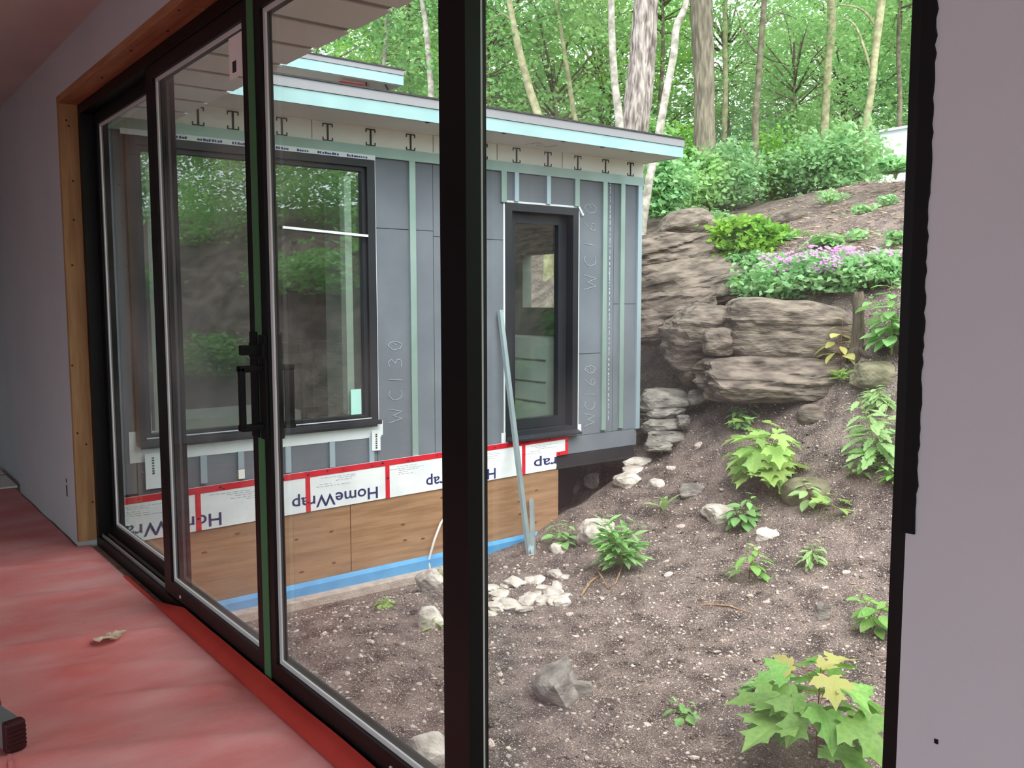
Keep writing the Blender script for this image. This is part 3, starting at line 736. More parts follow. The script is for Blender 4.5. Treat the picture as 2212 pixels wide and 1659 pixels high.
# chalk and pencil notes
STROKES = {'W': [[(0, 1), (.22, 0), (.45, .7), (.68, 0), (.9, 1)]], 'C': [[(.6, .9), (.35, 1), (.08, .75), (0, .45), (.12, .1), (.4, 0), (.62, .12)]],
           '1': [[(.2, 0), (.3, 1)]], '6': [[(.5, 1), (.15, .6), (.02, .25), (.2, 0), (.45, .12), (.45, .38), (.1, .42)]], '/': [[(0, 0), (.5, 1)]],
           '0': [[(.3, 1), (.02, .6), (.1, .1), (.4, 0), (.58, .4), (.5, .85), (.3, 1)], [(.35, .4), (.45, .6)]],
           '3': [[(.05, .9), (.35, 1), (.5, .75), (.22, .52), (.5, .32), (.42, .05), (0, .05)]], 'R': [[(0, 0), (.12, 1), (.5, .85), (.1, .5), (.5, 0)]],
           'c': [[(.42, .5), (.15, .52), (.02, .22), (.2, 0), (.45, .1)]], '2': [[(.02, .7), (.3, .95), (.48, .65), (.02, .02), (.55, .05)]]}
def scribble(text, org, u, v, n, size, m, gap=0.95, w=0.004):
    b = MB(); org, u, v, n = Vector(org), Vector(u), Vector(v), Vector(n); x = 0
    for ch in text:
        for st_ in STROKES[ch]:
            P = [org+u*(x+p[0])*size+v*p[1]*size+n*0.001 for p in st_]
            for a, c in zip(P[:-1], P[1:]): b.bar(a, c, w, 0.0015, n)
        x += gap*(1.15 if ch == 'W' else 0.85)
    o = b.build('handwriting', m, wing); o['kind'] = 'stuff'; return o
scribble('WC160', (6.50, YF-0.003, 1.50), (0, 0, 1), (-1, 0, 0), (0, -1, 0), 0.17, 'chalk', 1.25)
scribble('WC160', (6.50, YF-0.003, 0.06), (0, 0, 1), (-1, 0, 0), (0, -1, 0), 0.15, 'chalk', 1.0)
scribble('WC130', (4.13, YF-0.003, 0.30), (0, 0, 1), (-1, 0, 0), (0, -1, 0), 0.14, 'chalk', 1.25)
scribble('Rc2', (5.43, 6.80, 2.869), (1, 0, 0), (0, -1, 0), (0, 0, -1), 0.17, 'pencil', 0.75)
# higher roof behind
upr = empty('upper_roof', (0, 0, 0)); tag(upr, 'higher flat roof with pale teal fascia behind the wing roof', 'roof')
MB().box(1.4, 5.70, 9.5, 12.4, 3.945, 3.96).build('soffit', 'soffit_cream', upr)
MB().box(1.4, 5.71, 9.48, 9.5, 3.95, 4.06).build('fascia', 'fascia_teal', upr); MB().box(1.4, 5.715, 9.47, 9.5, 4.063, 4.12).build('fascia', 'fascia_grey', upr)
MB().box(5.69, 5.71, 9.5, 12.4, 3.95, 4.06).build('fascia', 'fascia_teal', upr); MB().box(5.69, 5.715, 9.5, 12.4, 4.063, 4.12).build('fascia', 'fascia_grey', upr)
MB().box(1.4, 5.72, 9.46, 12.4, 4.12, 4.135).build('roof_membrane', 'roof_edge', upr)
MB().box(1.4, 5.2, 10.2, 12.3, 3.066, 3.945).build('upper_wall', 'soffit_cream', upr)
MB().box(4.95, 5.27, 9.62, 9.66, 3.87, 3.92).build('red_tape', 'red_tape', upr)
for a, c in (((5.27, 9.6, 3.945), (5.45, 9.9, 3.90)), ((5.5, 9.55, 3.945), (5.68, 9.75, 3.90)), ((5.27, 9.62, 3.88), (5.6, 9.7, 3.86))):
    MB().bar(a, c, 0.015, 0.015).build('bracket', 'joist_mark', upr)

# leaning steel studs and a white cable in front of the wing
def channel(name, a, b_, w, label):
    o = empty(name, a); tag(o, label, 'metal stud')
    a, b_ = Vector(a), Vector(b_); ax = (b_-a).normalized(); n = Vector((0.25, -1, 0)); sx_ = ax.cross(n).normalized(); n = sx_.cross(ax); L = (b_-a).length
    MB().obox(ax*L/2, ax, sx_, n, L/2, w/2, 0.002).build('web', 'stud_steel', o)
    for s in (-1, 1): MB().obox(ax*L/2+sx_*s*w/2-n*0.015, ax, sx_, n, L/2, 0.002, 0.016).build('flange', 'stud_steel', o)
    return o
b0, _ = spot(1146, 1197); b1, _ = spot(1153, 1201)
channel('steel_stud', (b0.x, b0.y, b0.z-0.02), (5.215, YF-0.05, 1.30), 0.048, 'long galvanised stud leaning beside the small window of the wing')
channel('steel_stud', (b1.x+0.03, b1.y+0.02, b1.z-0.02), (5.58, YF-0.09, -0.60), 0.04, 'short galvanised stud leaning against the plywood behind the long stud')
cb = MB(); g0, _ = spot(932, 1245)
cb.tube([(g0.x, g0.y, g0.z-0.02), (g0.x, g0.y+0.05, g0.z+0.14), (4.38, YF-0.13, -0.80), (4.47, YF-0.09, -0.68), (4.58, YF-0.06, -0.58), (4.60, YF-0.03, -0.50)], 0.011, 8)
tag(cb.build('white_cable', 'cable_white', smooth=True), 'thin white cable coming out of the plywood to the soil', 'cable')

# ------------------------------------------------------------------ rocks
def rock_mesh(name, w, d, h, seed, m, sub=3, box=3.2, cuts=7, rough=0.10, strata=0.0, tilt=0.2, tight=1.0):
    rr = random.Random(seed)
    bm = bmesh.new(); bmesh.ops.create_icosphere(bm, subdivisions=sub, radius=1.0)
    planes = []
    for i in range(cuts):
        n = Vector((rr.gauss(0, 1), rr.gauss(0, 1), rr.gauss(0, 0.7))).normalized(); planes.append((n, rr.uniform(0.70, 0.92)*tight))
    off = Vector((rr.uniform(0, 50), rr.uniform(0, 50), rr.uniform(0, 50)))
    ta = rr.uniform(-tilt, tilt)
    for v in bm.verts:
        p = v.co.copy()
        k = (abs(p.x)**box+abs(p.y)**box+abs(p.z)**box)**(1/box)
        p = p/k
        for n, c in planes:
            e = p.dot(n)-c*1.15
            if e > 0: p -= n*e*0.92
        q = p*1.4+off
        disp = noise.fractal(q*1.3, 1.0, 2.1, 4)*rough
        if strata:
            zz_ = (p.z + p.x*ta*1.5 + 0.12*noise.noise(q))*max(3.0, h*9)
            st_ = noise.noise(Vector((off.x, off.y, math.floor(zz_)*1.7)))*0.75 + 0.25*noise.noise((q.x*3, q.y*3, zz_*1.5))
            disp += strata*st_
        fl = Vector((p.x, p.y, p.z*0.55)).normalized() if strata else p.normalized()
        p = p + fl*disp
        v.co = Vector((p.x*w/2, p.y*d/2, p.z*h/2))
    me = bpy.data.meshes.new(name); bm.to_mesh(me); bm.free()
    me.materials.append(MATS[m])
    return me
def rock_px(x0, y0, x1, y1, m, label, name='rock', deep=0.9, seed=1, sub=3, strata=0.0, rough=0.10, rot=0.0, tiltz=0.0, depth=None, box=3.2, cuts=7, cat='rock', group=None, sink=0.12, tight=1.0):
    cx = (x0+x1)/2
    if depth is None: depth = spot(cx, y1)[1]
    w = (x1-x0)*depth/F_PX*1.04; h = (y1-y0)*depth/F_PX*(1+sink); d = w*deep if w > h else h*deep
    c = at(cx, (y0+y1)/2+(y1-y0)*sink*0.5, depth+d*0.35)
    o = ob(name, rock_mesh(name, w, d, h, seed, m, sub, box, cuts, rough, strata, 0.2, tight), loc=c)
    o.rotation_euler = (0, tiltz, -YAW+rot)
    tag(o, label, cat, group); return o
RP = rock_px
# the ledge
RP(1430, 655, 1588, 790, 'rock_brown', 'big rounded brown boulder overhanging a dark hollow in the ledge', seed=21, sub=5, strata=0.07, rough=0.10, deep=1.1, box=3, depth=9.75)
RP(1565, 640, 1850, 768, 'rock_brown', 'longest brown slab of the ledge below the pink flowers', seed=22, sub=5, strata=0.06, rough=0.08, deep=0.7, box=5, cuts=4, depth=9.35)
RP(1520, 708, 1584, 764, 'rock_brown', 'small squarish block wedged under the overhanging boulder', seed=23, sub=4, strata=0.06, deep=1.0, depth=9.35)
RP(1502, 768, 1805, 858, 'rock_brown', 'low dark slab forming the foot of the ledge', seed=24, sub=5, strata=0.08, rough=0.12, deep=0.7, box=4, cuts=5, depth=9.05)
RP(1470, 760, 1540, 830, 'rock_brown', 'dark rock in the shaded hollow under the boulder', seed=25, sub=4, strata=0.05, depth=9.9)
RP(1345, 500, 1545, 582, 'rock_brown', 'cracked brown outcrop beside the corner of the wing', seed=26, sub=5, strata=0.08, rough=0.12, deep=1.0, box=4, depth=11.6, tiltz=-0.16)
RP(1330, 560, 1590, 668, 'rock_brown', 'sloping brown rock sheet between the outcrop and the boulder', seed=27, sub=5, strata=0.07, rough=0.08, deep=1.0, box=4, depth=11.0, tiltz=-0.22)
RP(1350, 630, 1545, 725, 'rock_brown', 'tilted brown rock just above the overhanging boulder', seed=28, sub=5, strata=0.07, deep=0.9, box=4, depth=10.5, tiltz=-0.2)
RP(1425, 452, 1540, 512, 'rock_brown', 'rounded grey rock below the dark trunk', seed=29, sub=4, strata=0.04, deep=0.8, depth=12.6, tiltz=-0.2)
RP(1660, 448, 1742, 492, 'rock_brown', 'flat brown rock at the top of the slope', seed=30, sub=4, strata=0.05, deep=0.7, depth=12.6, tiltz=-0.15)
RP(1735, 478, 1815, 502, 'rock_brown', 'low flat brown stone in the upper slope', seed=31, sub=3, strata=0.05, deep=0.6, depth=12.2)
RP(1838, 782, 1960, 836, 'rock_moss', 'mossy rock at the foot of the grey stump', seed=32, sub=4, strata=0.03, deep=0.8)
RP(1800, 690, 1850, 770, 'rock_brown', 'brown rock end behind the grey stump', seed=33, sub=4, strata=0.05, deep=1.0, depth=9.4)
# stacked dry stones beside the wing corner
for i, (x0, y0, x1, y1, d_, l_) in enumerate(((1384, 838, 1494, 893, 9.95, 'largest and topmost flat stone of the dry stack by the wing corner'), (1384, 876, 1480, 908, 9.9, 'second flat stone of the dry stack by the wing corner'),
        (1388, 902, 1470, 936, 9.85, 'third flat stone of the dry stack by the wing corner'), (1462, 896, 1490, 918, 9.7, 'small stone at the open end of the dry stack'),
        (1398, 930, 1475, 958, 9.75, 'thin layered stone near the foot of the dry stack'), (1395, 952, 1450, 972, 9.65, 'lowest thin stone of the dry stack'), (1488, 842, 1530, 872, 9.8, 'grey stone beside the topmost stone of the dry stack'))):
    RP(x0, y0, x1, y1, 'rock_grey', l_, name='stone', seed=40+i, sub=4, strata=0.06, rough=0.14, deep=0.8, depth=d_, box=4, cat='stone')
for i, (x0, y0, x1, y1, l_) in enumerate(((1262, 1018, 1316, 1052, 'pale angular stone in the shade under the steel beam'), (1318, 1018, 1384, 1056, 'larger pale stone in the shade under the steel beam'), (1232, 1034, 1268, 1064, 'grey stone deepest in the dark under the wing'),
        (1338, 985, 1410, 1010, 'layered stone under the corner of the steel beam'), (1345, 1008, 1402, 1026, 'small layered stone beside the steel beam corner'),
        (1394, 1034, 1442, 1058, 'small whitish stone on the slope past the beam'), (1468, 1044, 1522, 1076, 'grey angular stone on the slope left of the maple seedling'),
        (1246, 1116, 1326, 1180, 'pale blocky stone behind the bushy weed'), (1520, 1090, 1612, 1134, 'bright white flat stone in front of the maple seedling'), (1626, 1138, 1682, 1172, 'small grey stone below the white flat stone'),
        (895, 1228, 962, 1276, 'pale stone beside the white cable'), (1758, 1296, 1798, 1342, 'pointed grey stone half sunk in the soil'), (878, 1582, 985, 1659, 'pale boulder at the bottom edge beside the door post'),
        (905, 1310, 962, 1362, 'brownish stone hidden by dry grass near the post'), (1182, 1170, 1222, 1198, 'small pale stone at the foot of the steel studs'))):
    RP(x0, y0, x1, y1, 'rock_pale' if i not in (2, 6, 11) else 'rock_grey', l_, name='stone', seed=60+i, sub=4 if x1-x0 > 60 else 3, rough=0.10, strata=0.03, deep=0.8, cat='stone', cuts=13, tight=0.82, box=4)
RP(1722, 872, 1780, 918, 'rock_brown', 'smooth round boulder lying on the slope', seed=81, sub=4, rough=0.04, deep=1.0, box=2.1, cuts=0)
RP(1692, 1030, 1800, 1082, 'rock_moss', 'mossy grey boulder half buried behind the small seedlings', seed=82, sub=4, rough=0.06, deep=0.9, box=2.4, cuts=2, sink=0.5)
def hull_rock(pts, depth, m, label, seed, name='rock'):
    V = [at(x, y, depth+d_) for x, y, d_ in pts]; c = sum(V, Vector())/len(V)
    bm = bmesh.new()
    for v in V: bm.verts.new(v-c)
    r = bmesh.ops.convex_hull(bm, input=bm.verts)
    bmesh.ops.delete(bm, geom=[g_ for g_ in r['geom_interior'] if isinstance(g_, bmesh.types.BMVert)], context='VERTS')
    bmesh.ops.triangulate(bm, faces=bm.faces)
    bmesh.ops.subdivide_edges(bm, edges=bm.edges, cuts=7, use_grid_fill=True)
    for v in bm.verts: v.co += v.co.normalized()*0.010*noise.fractal(v.co*9+Vector((seed, 0, 0)), 1.0, 2.0, 4)
    me = bpy.data.meshes.new(name); bm.to_mesh(me); bm.free(); me.materials.append(MATS[m])
    o = ob(name, me, loc=c); tag(o, label, 'rock'); return o
hull_rock([(1228, 1536, 0), (1172, 1504, .03), (1146, 1482, .18), (1160, 1448, .30), (1224, 1416, .42), (1196, 1482, -.02), (1258, 1492, .22), (1252, 1514, .12), (1218, 1456, .12), (1160, 1525, .35), (1242, 1540, .35)],
          spot(1215, 1530)[1], 'rock_grey', 'large angular grey rock alone on the bare soil', 3)
RP(1228, 1470, 1280, 1508, 'rock_grey', 'thin flake leaning on the large angular rock', seed=85, sub=3, rough=0.05, deep=0.6, box=4)
rr = random.Random(77)
for i in range(34):
    x = rr.uniform(1056, 1240); y = 1262 + (1240-x)*0.16 + rr.uniform(-18, 46); w = rr.uniform(22, 58); h_ = w*rr.uniform(0.3, 0.5)
    RP(x-w/2, y-h_, x+w/2, y, 'rock_pale', 'pale broken stone in the rubble heap right of the door post', name='rubble_stone', seed=100+i, sub=3, rough=0.12, strata=0.07, deep=0.8, cuts=14, tight=0.8, box=4, cat='stone', group='rubble heap stones', rot=rr.uniform(-1, 1), tiltz=rr.uniform(-.3, .3))
# loose stones that can be counted, then the fine gravel
pv = [rock_mesh('loose_stone', 1, 0.8, 0.6, 200+i, 'pebble', 2, rough=0.16, cuts=8) for i in range(6)]
SP = [(800, 1388, 18), (748, 1334, 16), (812, 1372, 12), (845, 1372, 10), (868, 1434, 10), (750, 1458, 18), (1085, 1480, 16), (1080, 1462, 22), (1165, 1380, 10), (1105, 1590, 18), (1243, 1378, 16), (1340, 1378, 12), (1332, 1410, 10), (1548, 1410, 18), (1560, 1385, 9),
      (1440, 1345, 14), (1470, 1140, 22), (1445, 1245, 24), (1440, 1214, 14), (1510, 965, 26), (1450, 1015, 24), (1560, 1060, 16), (1655, 1303, 16), (1620, 1290, 20), (1783, 1272, 18), (1830, 1240, 22), (1850, 1258, 12), (1842, 1410, 14), (1790, 1375, 16), (1780, 1355, 12),
      (1560, 1465, 16), (1555, 1470, 12), (1525, 1460, 14), (1490, 1490, 18), (1500, 1640, 24), (1268, 1640, 20), (1230, 1330, 20), (1060, 1610, 26), (1095, 1640, 22), (1300, 1295, 18), (1345, 1285, 12), (1215, 1195, 14), (1225, 1223, 12), (1120, 1235, 12), (1092, 1228, 14),
      (1400, 1570, 22), (1640, 1185, 14), (1520, 1115, 10), (1700, 1360, 12), (1890, 1500, 14), (1850, 1520, 14), (1340, 1490, 10), (1330, 1512, 10), (1210, 1535, 12), (1240, 1545, 14), (1150, 1535, 14), (780, 1420, 12), (700, 1372, 20), (640, 1366, 14), (680, 1455, 14),
      (905, 1480, 14), (870, 1395, 14), (890, 1575, 18), (838, 1540, 12), (925, 1535, 14), (940, 1450, 12), (752, 1510, 12), (1690, 1420, 12), (1668, 1402, 10), (1875, 1435, 10), (1905, 1345, 12), (1460, 1290, 12), (1600, 1330, 12)]
for i, (x, y, w) in enumerate(SP):
    p, t = spot(x, y); s = w*t/F_PX
    o = ob('loose_stone', pv[i % 6], loc=p+Vector((0, 0, s*0.12))); o.scale = (s, s*rr.uniform(0.7, 1), s*rr.uniform(0.6, 1)); o.rotation_euler = (rr.uniform(-.4, .4), rr.uniform(-.4, .4), rr.uniform(0, 6))
    tag(o, 'small pale stone lying loose on the bare soil', 'stone', 'loose small stones on the soil')
def scatter(n, seed, xr, yr):
    rng = np.random.default_rng(seed); X = rng.uniform(*xr, n); Y = rng.uniform(*yr, n)
    keep = ~((Y > YF-0.15) & (X < 7.2)); X, Y = X[keep], Y[keep]
    Z = np.array([ground_z(x, y) for x, y in zip(X, Y)]); return rng, np.stack([X, Y, Z], 1)
def pebble_field(n, seed, smin, smax, m, name, flat=0.6, stick=False, xr=(1.7, 9.2)):
    rng, P = scatter(n, seed, xr, (0.2, 9.0)); n = len(P)
    O = np.array([(1, 0, 0), (0, 1, 0), (-1, 0, 0), (0, -1, 0), (0, 0, 1), (0, 0, -1)], float)
    s = smin*(smax/smin)**(rng.random(n)**2.2)
    V = O[None]*(1+rng.uniform(-.35, .35, (n, 6, 1)))*s[:, None, None]
    V[:, :, 2] *= flat
    if stick: V[:, :, 0] *= rng.uniform(2.5, 7, (n, 1)); V[:, :, 1] *= 0.5
    a = rng.uniform(0, 6.28, n); c, s_ = np.cos(a)[:, None], np.sin(a)[:, None]
    V = np.stack([V[:, :, 0]*c-V[:, :, 1]*s_, V[:, :, 0]*s_+V[:, :, 1]*c, V[:, :, 2]+V[:, :, 0]*rng.uniform(-.3, .3, (n, 1))], 2)+P[:, None, :]
    Ff = np.array([(0, 1, 4), (1, 2, 4), (2, 3, 4), (3, 0, 4), (1, 0, 5), (2, 1, 5), (3, 2, 5), (0, 3, 5)])
    Fq = (Ff[None]+np.arange(n)[:, None, None]*6).reshape(-1, 3)
    return ob(name, np_mesh(name, V.reshape(-1, 3), Fq, m))
tag(pebble_field(26000, 5, 0.004, 0.022, 'pebble', 'gravel'), 'fine pale gravel strewn over the soil', 'gravel', kind='stuff')
tag(pebble_field(14000, 6, 0.003, 0.011, 'chip', 'litter', 0.5, True), 'brown twigs and bark litter strewn over the soil', 'litter', kind='stuff')
tag(pebble_field(15000, 15, 0.006, 0.026, 'chip', 'debris', 0.5, True, (8.8, 15.5)), 'pale wood chips and dead stalks strewn over the upper slope', 'debris', kind='stuff')
def clod_field():
    o = pebble_field(7000, 9, 0.008, 0.026, 'soil', 'dirt', 0.6); return o
tag(clod_field(), 'loose clods of dark soil on the slope', 'dirt', kind='stuff')

# twigs, stumps, hose
def tube_thing(name, pts, rad, m, label, cat, n=7):
    b = MB(); b.tube(pts, rad, n); o = b.build(name, m, smooth=True); tag(o, label, cat); return o
def gp(x, y, dz=0.01): p, _ = spot(x, y); return p+Vector((0, 0, dz))
tube_thing('fallen_stick', [gp(1475, 1313, .004), gp(1530, 1308), gp(1575, 1314, .02), gp(1612, 1325, .012)], [0.003, 0.006, 0.007, 0.004], 'twig', 'thin fallen stick lying across the bare soil', 'stick')
tube_thing('root', [gp(1285, 1232, .03), gp(1300, 1262, .06), gp(1315, 1280, .03), gp(1330, 1272, .05), gp(1345, 1235, .06)], [0.004, 0.006, 0.006, 0.006, 0.005], 'twig', 'looped pale root in front of the bushy weed', 'root')
tube_thing('fallen_stick', [gp(1255, 1290, .01), gp(1275, 1262, .02), gp(1300, 1245, .02)], [0.008, 0.01, 0.007], 'twig', 'stubby pale stick beside the looped root', 'stick')
tube_thing('hose', [gp(1868, 985, .02), gp(1905, 992, .03), gp(1935, 996, .02), gp(1965, 1000, .02)], 0.012, 'hose', 'dark garden hose among the raspberry leaves', 'hose')
def stump(x0, x1, ytop, ybase, depth, label, roots=5, flare=1.9, m='stump_wood', lean=0.0):
    bp_, depth = spot((x0+x1)/2, ybase)
    o = empty('tree_stump', bp_); tag(o, label, 'stump')
    r = (x1-x0)/2*depth/F_PX; h_ = (ybase-ytop)*depth/F_PX
    b = MB(); pts, rad = [], []
    for i in range(15):
        t = i/14; pts.append((lean*t*h_+0.02*math.sin(5*t), 0.01*math.cos(4*t), -0.06+t*(h_+0.06))); rad.append(r*(1+(flare-1)*math.exp(-t*6))*(1+0.05*math.sin(t*17)))
    b.tube(pts, rad, 14)
    for i, v in enumerate(b.v[-14:]): b.v[len(b.v)-14+i] = (v[0], v[1], v[2]+0.03*math.sin(i*2.1))
    b.build('trunk', m, o, smooth=True)
    for k_ in range(roots):
        a = 2*math.pi*k_/roots+0.4; L = r*4.5
        gzr = lambda q: ground_z(bp_.x+math.cos(a)*q, bp_.y+math.sin(a)*q)-bp_.z
        b.tube([(math.cos(a)*r*0.5, math.sin(a)*r*0.5, r*1.6), (math.cos(a)*r*1.9, math.sin(a)*r*1.9, gzr(r*1.9)+0.01), (math.cos(a)*L, math.sin(a)*L, gzr(L)-0.03)], [r*0.6, r*0.42, r*0.12], 7)
        b.build('root', m, o, smooth=True)
    return o
stump(1836, 1860, 635, 772, 8.95, 'tall weathered grey stump with spreading roots', roots=6, lean=0.04)
stump(1636, 1654, 820, 872, 9.0, 'short grey stump in front of the ledge', roots=3, flare=1.3)

# ------------------------------------------------------------------ plants
def leaf_mesh(name, half, m, fold=0.18, droop=0.25):
    v = [(0, y, -droop*(y-0.2)**2) for (_, y) in ((0, half[0][1]), (0, 0.5), (0, half[-1][1]))]
    L = [(x, y, fold*x-droop*(y-0.2)**2) for x, y in half[1:-1]]
    Rr = [(-x, y, fold*x-droop*(y-0.2)**2) for x, y in half[1:-1]]
    n = len(L)
    me = bpy.data.meshes.new(name)
    fL = [0]+[3+i for i in range(n)]+[2, 1]; fR = ([0]+[3+n+i for i in range(n)]+[2, 1])[::-1]
    me.from_pydata(v+L+Rr, [], [fL, fR]); me.materials.append(MATS[m]); me.update()
    return me
MAPLE = [(0, 0), (.16, -.10), (.36, -.07), (.30, .05), (.48, .10), (.60, .28), (.76, .50), (.56, .46), (.48, .58), (.36, .46), (.22, .44), (.27, .64), (.38, .80), (.20, .80), (.11, .92), (0, 1.12)]
OVAL = [(0, 0), (.16, .12), (.26, .32), (.28, .5), (.22, .7), (.11, .88), (0, 1)]
LANCE = [(0, 0), (.07, .12), (.13, .35), (.14, .55), (.09, .8), (0, 1)]
TOOTH = [(0, 0), (.08, .05), (.17, .15), (.12, .2), (.22, .34), (.16, .4), (.24, .52), (.17, .58), (.2, .7), (.1, .78), (.1, .9), (0, 1)]
LM = {(k, m): leaf_mesh('leaf', hf, m) for k, hf in (('maple', MAPLE), ('oval', OVAL), ('lance', LANCE), ('tooth', TOOTH)) for m in ('leaf_maple', 'leaf_lime', 'leaf_weed', 'leaf_pale', 'leaf_rust')}
def leaf_mtx(pos, out, pitch, size, roll=0.0):
    """out: horizontal heading; pitch: rise of the leaf above (+) or below (-) level"""
    y = Vector((math.cos(out)*math.cos(pitch), math.sin(out)*math.cos(pitch), math.sin(pitch)))
    x = Vector((math.sin(out), -math.cos(out), 0)); z = x.cross(y)
    x, z = x*math.cos(roll)+z*math.sin(roll), z*math.cos(roll)-x*math.sin(roll)
    return Matrix(((x.x*size, y.x*size, z.x*size, pos.x), (x.y*size, y.y*size, z.y*size, pos.y), (x.z*size, y.z*size, z.z*size, pos.z), (0, 0, 0, 1)))
def seedling(name, base, height, nodes, leaf, size, m, label, seed=1, petiole=0.6, spread=1.0, top_m=None, stem='stem_red', cat='plant', group=None, droop=(-0.5, 0.1), stems=1, arch=0.1, whorl=2):
    rr = random.Random(seed)
    root = empty(name, base); tag(root, label, cat, group)
    sb = MB()
    for s in range(stems):
        a0 = rr.uniform(0, 6.28); lean = arch*rr.uniform(0.4, 1.0)*(1 if stems > 1 else 0.6); hh = height*(1 if s == 0 else rr.uniform(0.6, 0.95))
        tip = Vector((math.cos(a0)*lean*hh*2, math.sin(a0)*lean*hh*2, hh))
        P = lambda t: Vector((tip.x*t*t, tip.y*t*t, tip.z*t))
        r0 = max(0.003, hh*0.009)
        sb.tube([P(i/6)-Vector((0, 0, 0.03 if i == 0 else 0)) for i in range(7)], [r0*(1-0.6*i/6) for i in range(7)], 6)
        for k_ in range(nodes):
            t = 0.22+0.78*(k_+rr.uniform(0, 0.3))/nodes; t = min(t, 1.0)
            p = P(t); head = a0+k_*1.57+rr.uniform(-.3, .3)
            for j in range(whorl):
                o_ = head+j*2*math.pi/whorl+rr.uniform(-.3, .3)
                sz = size*(1.0-0.45*max(0, t-0.55)/0.45)*rr.uniform(0.75, 1.1)
                pl = petiole*sz*rr.uniform(0.7, 1.15)*spread
                e = p+Vector((math.cos(o_)*pl, math.sin(o_)*pl, pl*rr.uniform(0.05, 0.45)))
                sb.tube([p, (p+e)/2+Vector((0, 0, pl*0.06)), e], [r0*0.45, r0*0.4, r0*0.35], 5, False)
                mm = top_m if (top_m and t > 0.9) else m
                ob('leaf', LM[(leaf, mm)], root, mtx=leaf_mtx(e, o_, rr.uniform(*droop), sz, rr.uniform(-.35, .35)))
        ob('leaf', LM[(leaf, top_m or m)], root, mtx=leaf_mtx(P(1.0), a0+2, 0.3, size*0.45))
    sb.build('stem', stem, root, smooth=True)
    return root
def pl_px(name, x, ybase, ytop, nodes, leaf, leafpx, m, label, **kw):
    p, t = spot(x, ybase); k = t/F_PX
    return seedling(name, p, (ybase-ytop)*k, nodes, leaf, leafpx*k, m, label, **kw)
pl_px('maple_seedling', 1762, 1650, 1425, 9, 'maple', 104, 'leaf_maple', 'large maple seedling with broad lobed leaves nearest the glass', seed=5, top_m='leaf_rust', petiole=0.75, droop=(-0.65, 0.0), whorl=3, spread=1.15)
pl_px('maple_seedling', 1650, 1062, 905, 7, 'maple', 62, 'leaf_lime', 'bright maple seedling on the middle of the slope', seed=7, petiole=0.7, stems=3, arch=0.22, droop=(-0.7, 0.0), top_m='leaf_lime')
pl_px('raspberry_bush', 1890, 1015, 850, 7, 'tooth', 58, 'leaf_pale', 'pale leafy raspberry bush beside the right door frame', seed=9, stems=4, arch=0.28, stem='stem_green', petiole=0.4)
pl_px('weed', 1342, 1236, 1108, 7, 'lance', 52, 'leaf_weed', 'bushy toothed weed with many upright stems on the bare soil', seed=12, stems=9, arch=0.24, stem='stem_green', petiole=0.25, droop=(-0.3, 0.7))
pl_px('weed', 1216, 1186, 1128, 4, 'oval', 32, 'leaf_weed', 'small round-leaved weed at the end of the blue foam strip', seed=13, stems=3, arch=0.3, stem='stem_green', petiole=0.4)
pl_px('weed', 1432, 1112, 1078, 3, 'lance', 52, 'leaf_pale', 'sparse weed with two long leaves above the bushy weed', seed=14, stems=1, stem='stem_green', petiole=0.1, droop=(0.2, 0.9))
pl_px('seedling', 1618, 1252, 1180, 4, 'oval', 42, 'leaf_maple', 'small seedling with yellowish top standing alone in the middle soil', seed=15, stems=2, arch=0.2, top_m='leaf_lime', petiole=0.4)
pl_px('seedling', 1888, 1366, 1275, 6, 'oval', 42, 'leaf_maple', 'leafy seedling against the lower right door frame', seed=16, stems=3, arch=0.3, petiole=0.4, top_m='leaf_lime')
pl_px('seedling', 1752, 1092, 1040, 4, 'oval', 36, 'leaf_pale', 'small pale seedling in front of the mossy boulder', seed=17, stems=2, arch=0.4, petiole=0.4)
pl_px('seedling', 1800, 1110, 1068, 2, 'maple', 44, 'leaf_lime', 'seedling with two yellow-green lobed leaves right of the mossy boulder', seed=18, petiole=0.5)
pl_px('seedling', 1600, 1140, 1066, 5, 'oval', 38, 'leaf_weed', 'dark green seedling growing over the bright white stone', seed=19, stems=3, arch=0.35, petiole=0.4)
pl_px('weed', 1686, 842, 790, 5, 'lance', 46, 'leaf_weed', 'weed with long upright leaves in front of the ledge', seed=20, stems=2, stem='stem_green', petiole=0.1, droop=(0.1, 1.0), arch=0.2)
pl_px('weed', 1472, 1556, 1524, 3, 'oval', 30, 'leaf_weed', 'tiny low weed near the bottom of the bare soil', seed=21, stems=3, arch=0.8, stem='stem_green', petiole=0.5)
pl_px('weed', 1752, 1222, 1172, 4, 'lance', 38, 'leaf_pale', 'ragged pale weed between the mossy boulder and the bare soil', seed=22, stems=3, arch=0.5, stem='stem_green', petiole=0.2)
pl_px('weed', 1600, 934, 868, 8, 'tooth', 26, 'leaf_weed', 'feathery weed behind the bright maple seedling', seed=23, stems=4, arch=0.25, stem='stem_green', petiole=0.3)
pl_px('weed', 1858, 1032, 985, 4, 'oval', 30, 'leaf_pale', 'small pale weed under the raspberry bush', seed=24, stems=3, arch=0.4, stem='stem_green', petiole=0.3)
pl_px('weed', 1932, 1045, 1000, 4, 'oval', 30, 'leaf_maple', 'small green weed at the frame below the raspberry bush', seed=25, stems=3, arch=0.4, stem='stem_green', petiole=0.3)
pl_px('weed', 1660, 1425, 1425-44, 3, 'oval', 26, 'leaf_weed', 'small weed left of the large maple seedling', seed=26, stems=2, arch=0.4, petiole=0.4) if False else None
pl_px('seedling', 1640, 1512, 1450, 5, 'oval', 40, 'leaf_weed', 'small seedling pressed against the large maple seedling', seed=27, stems=3, arch=0.35, petiole=0.4)
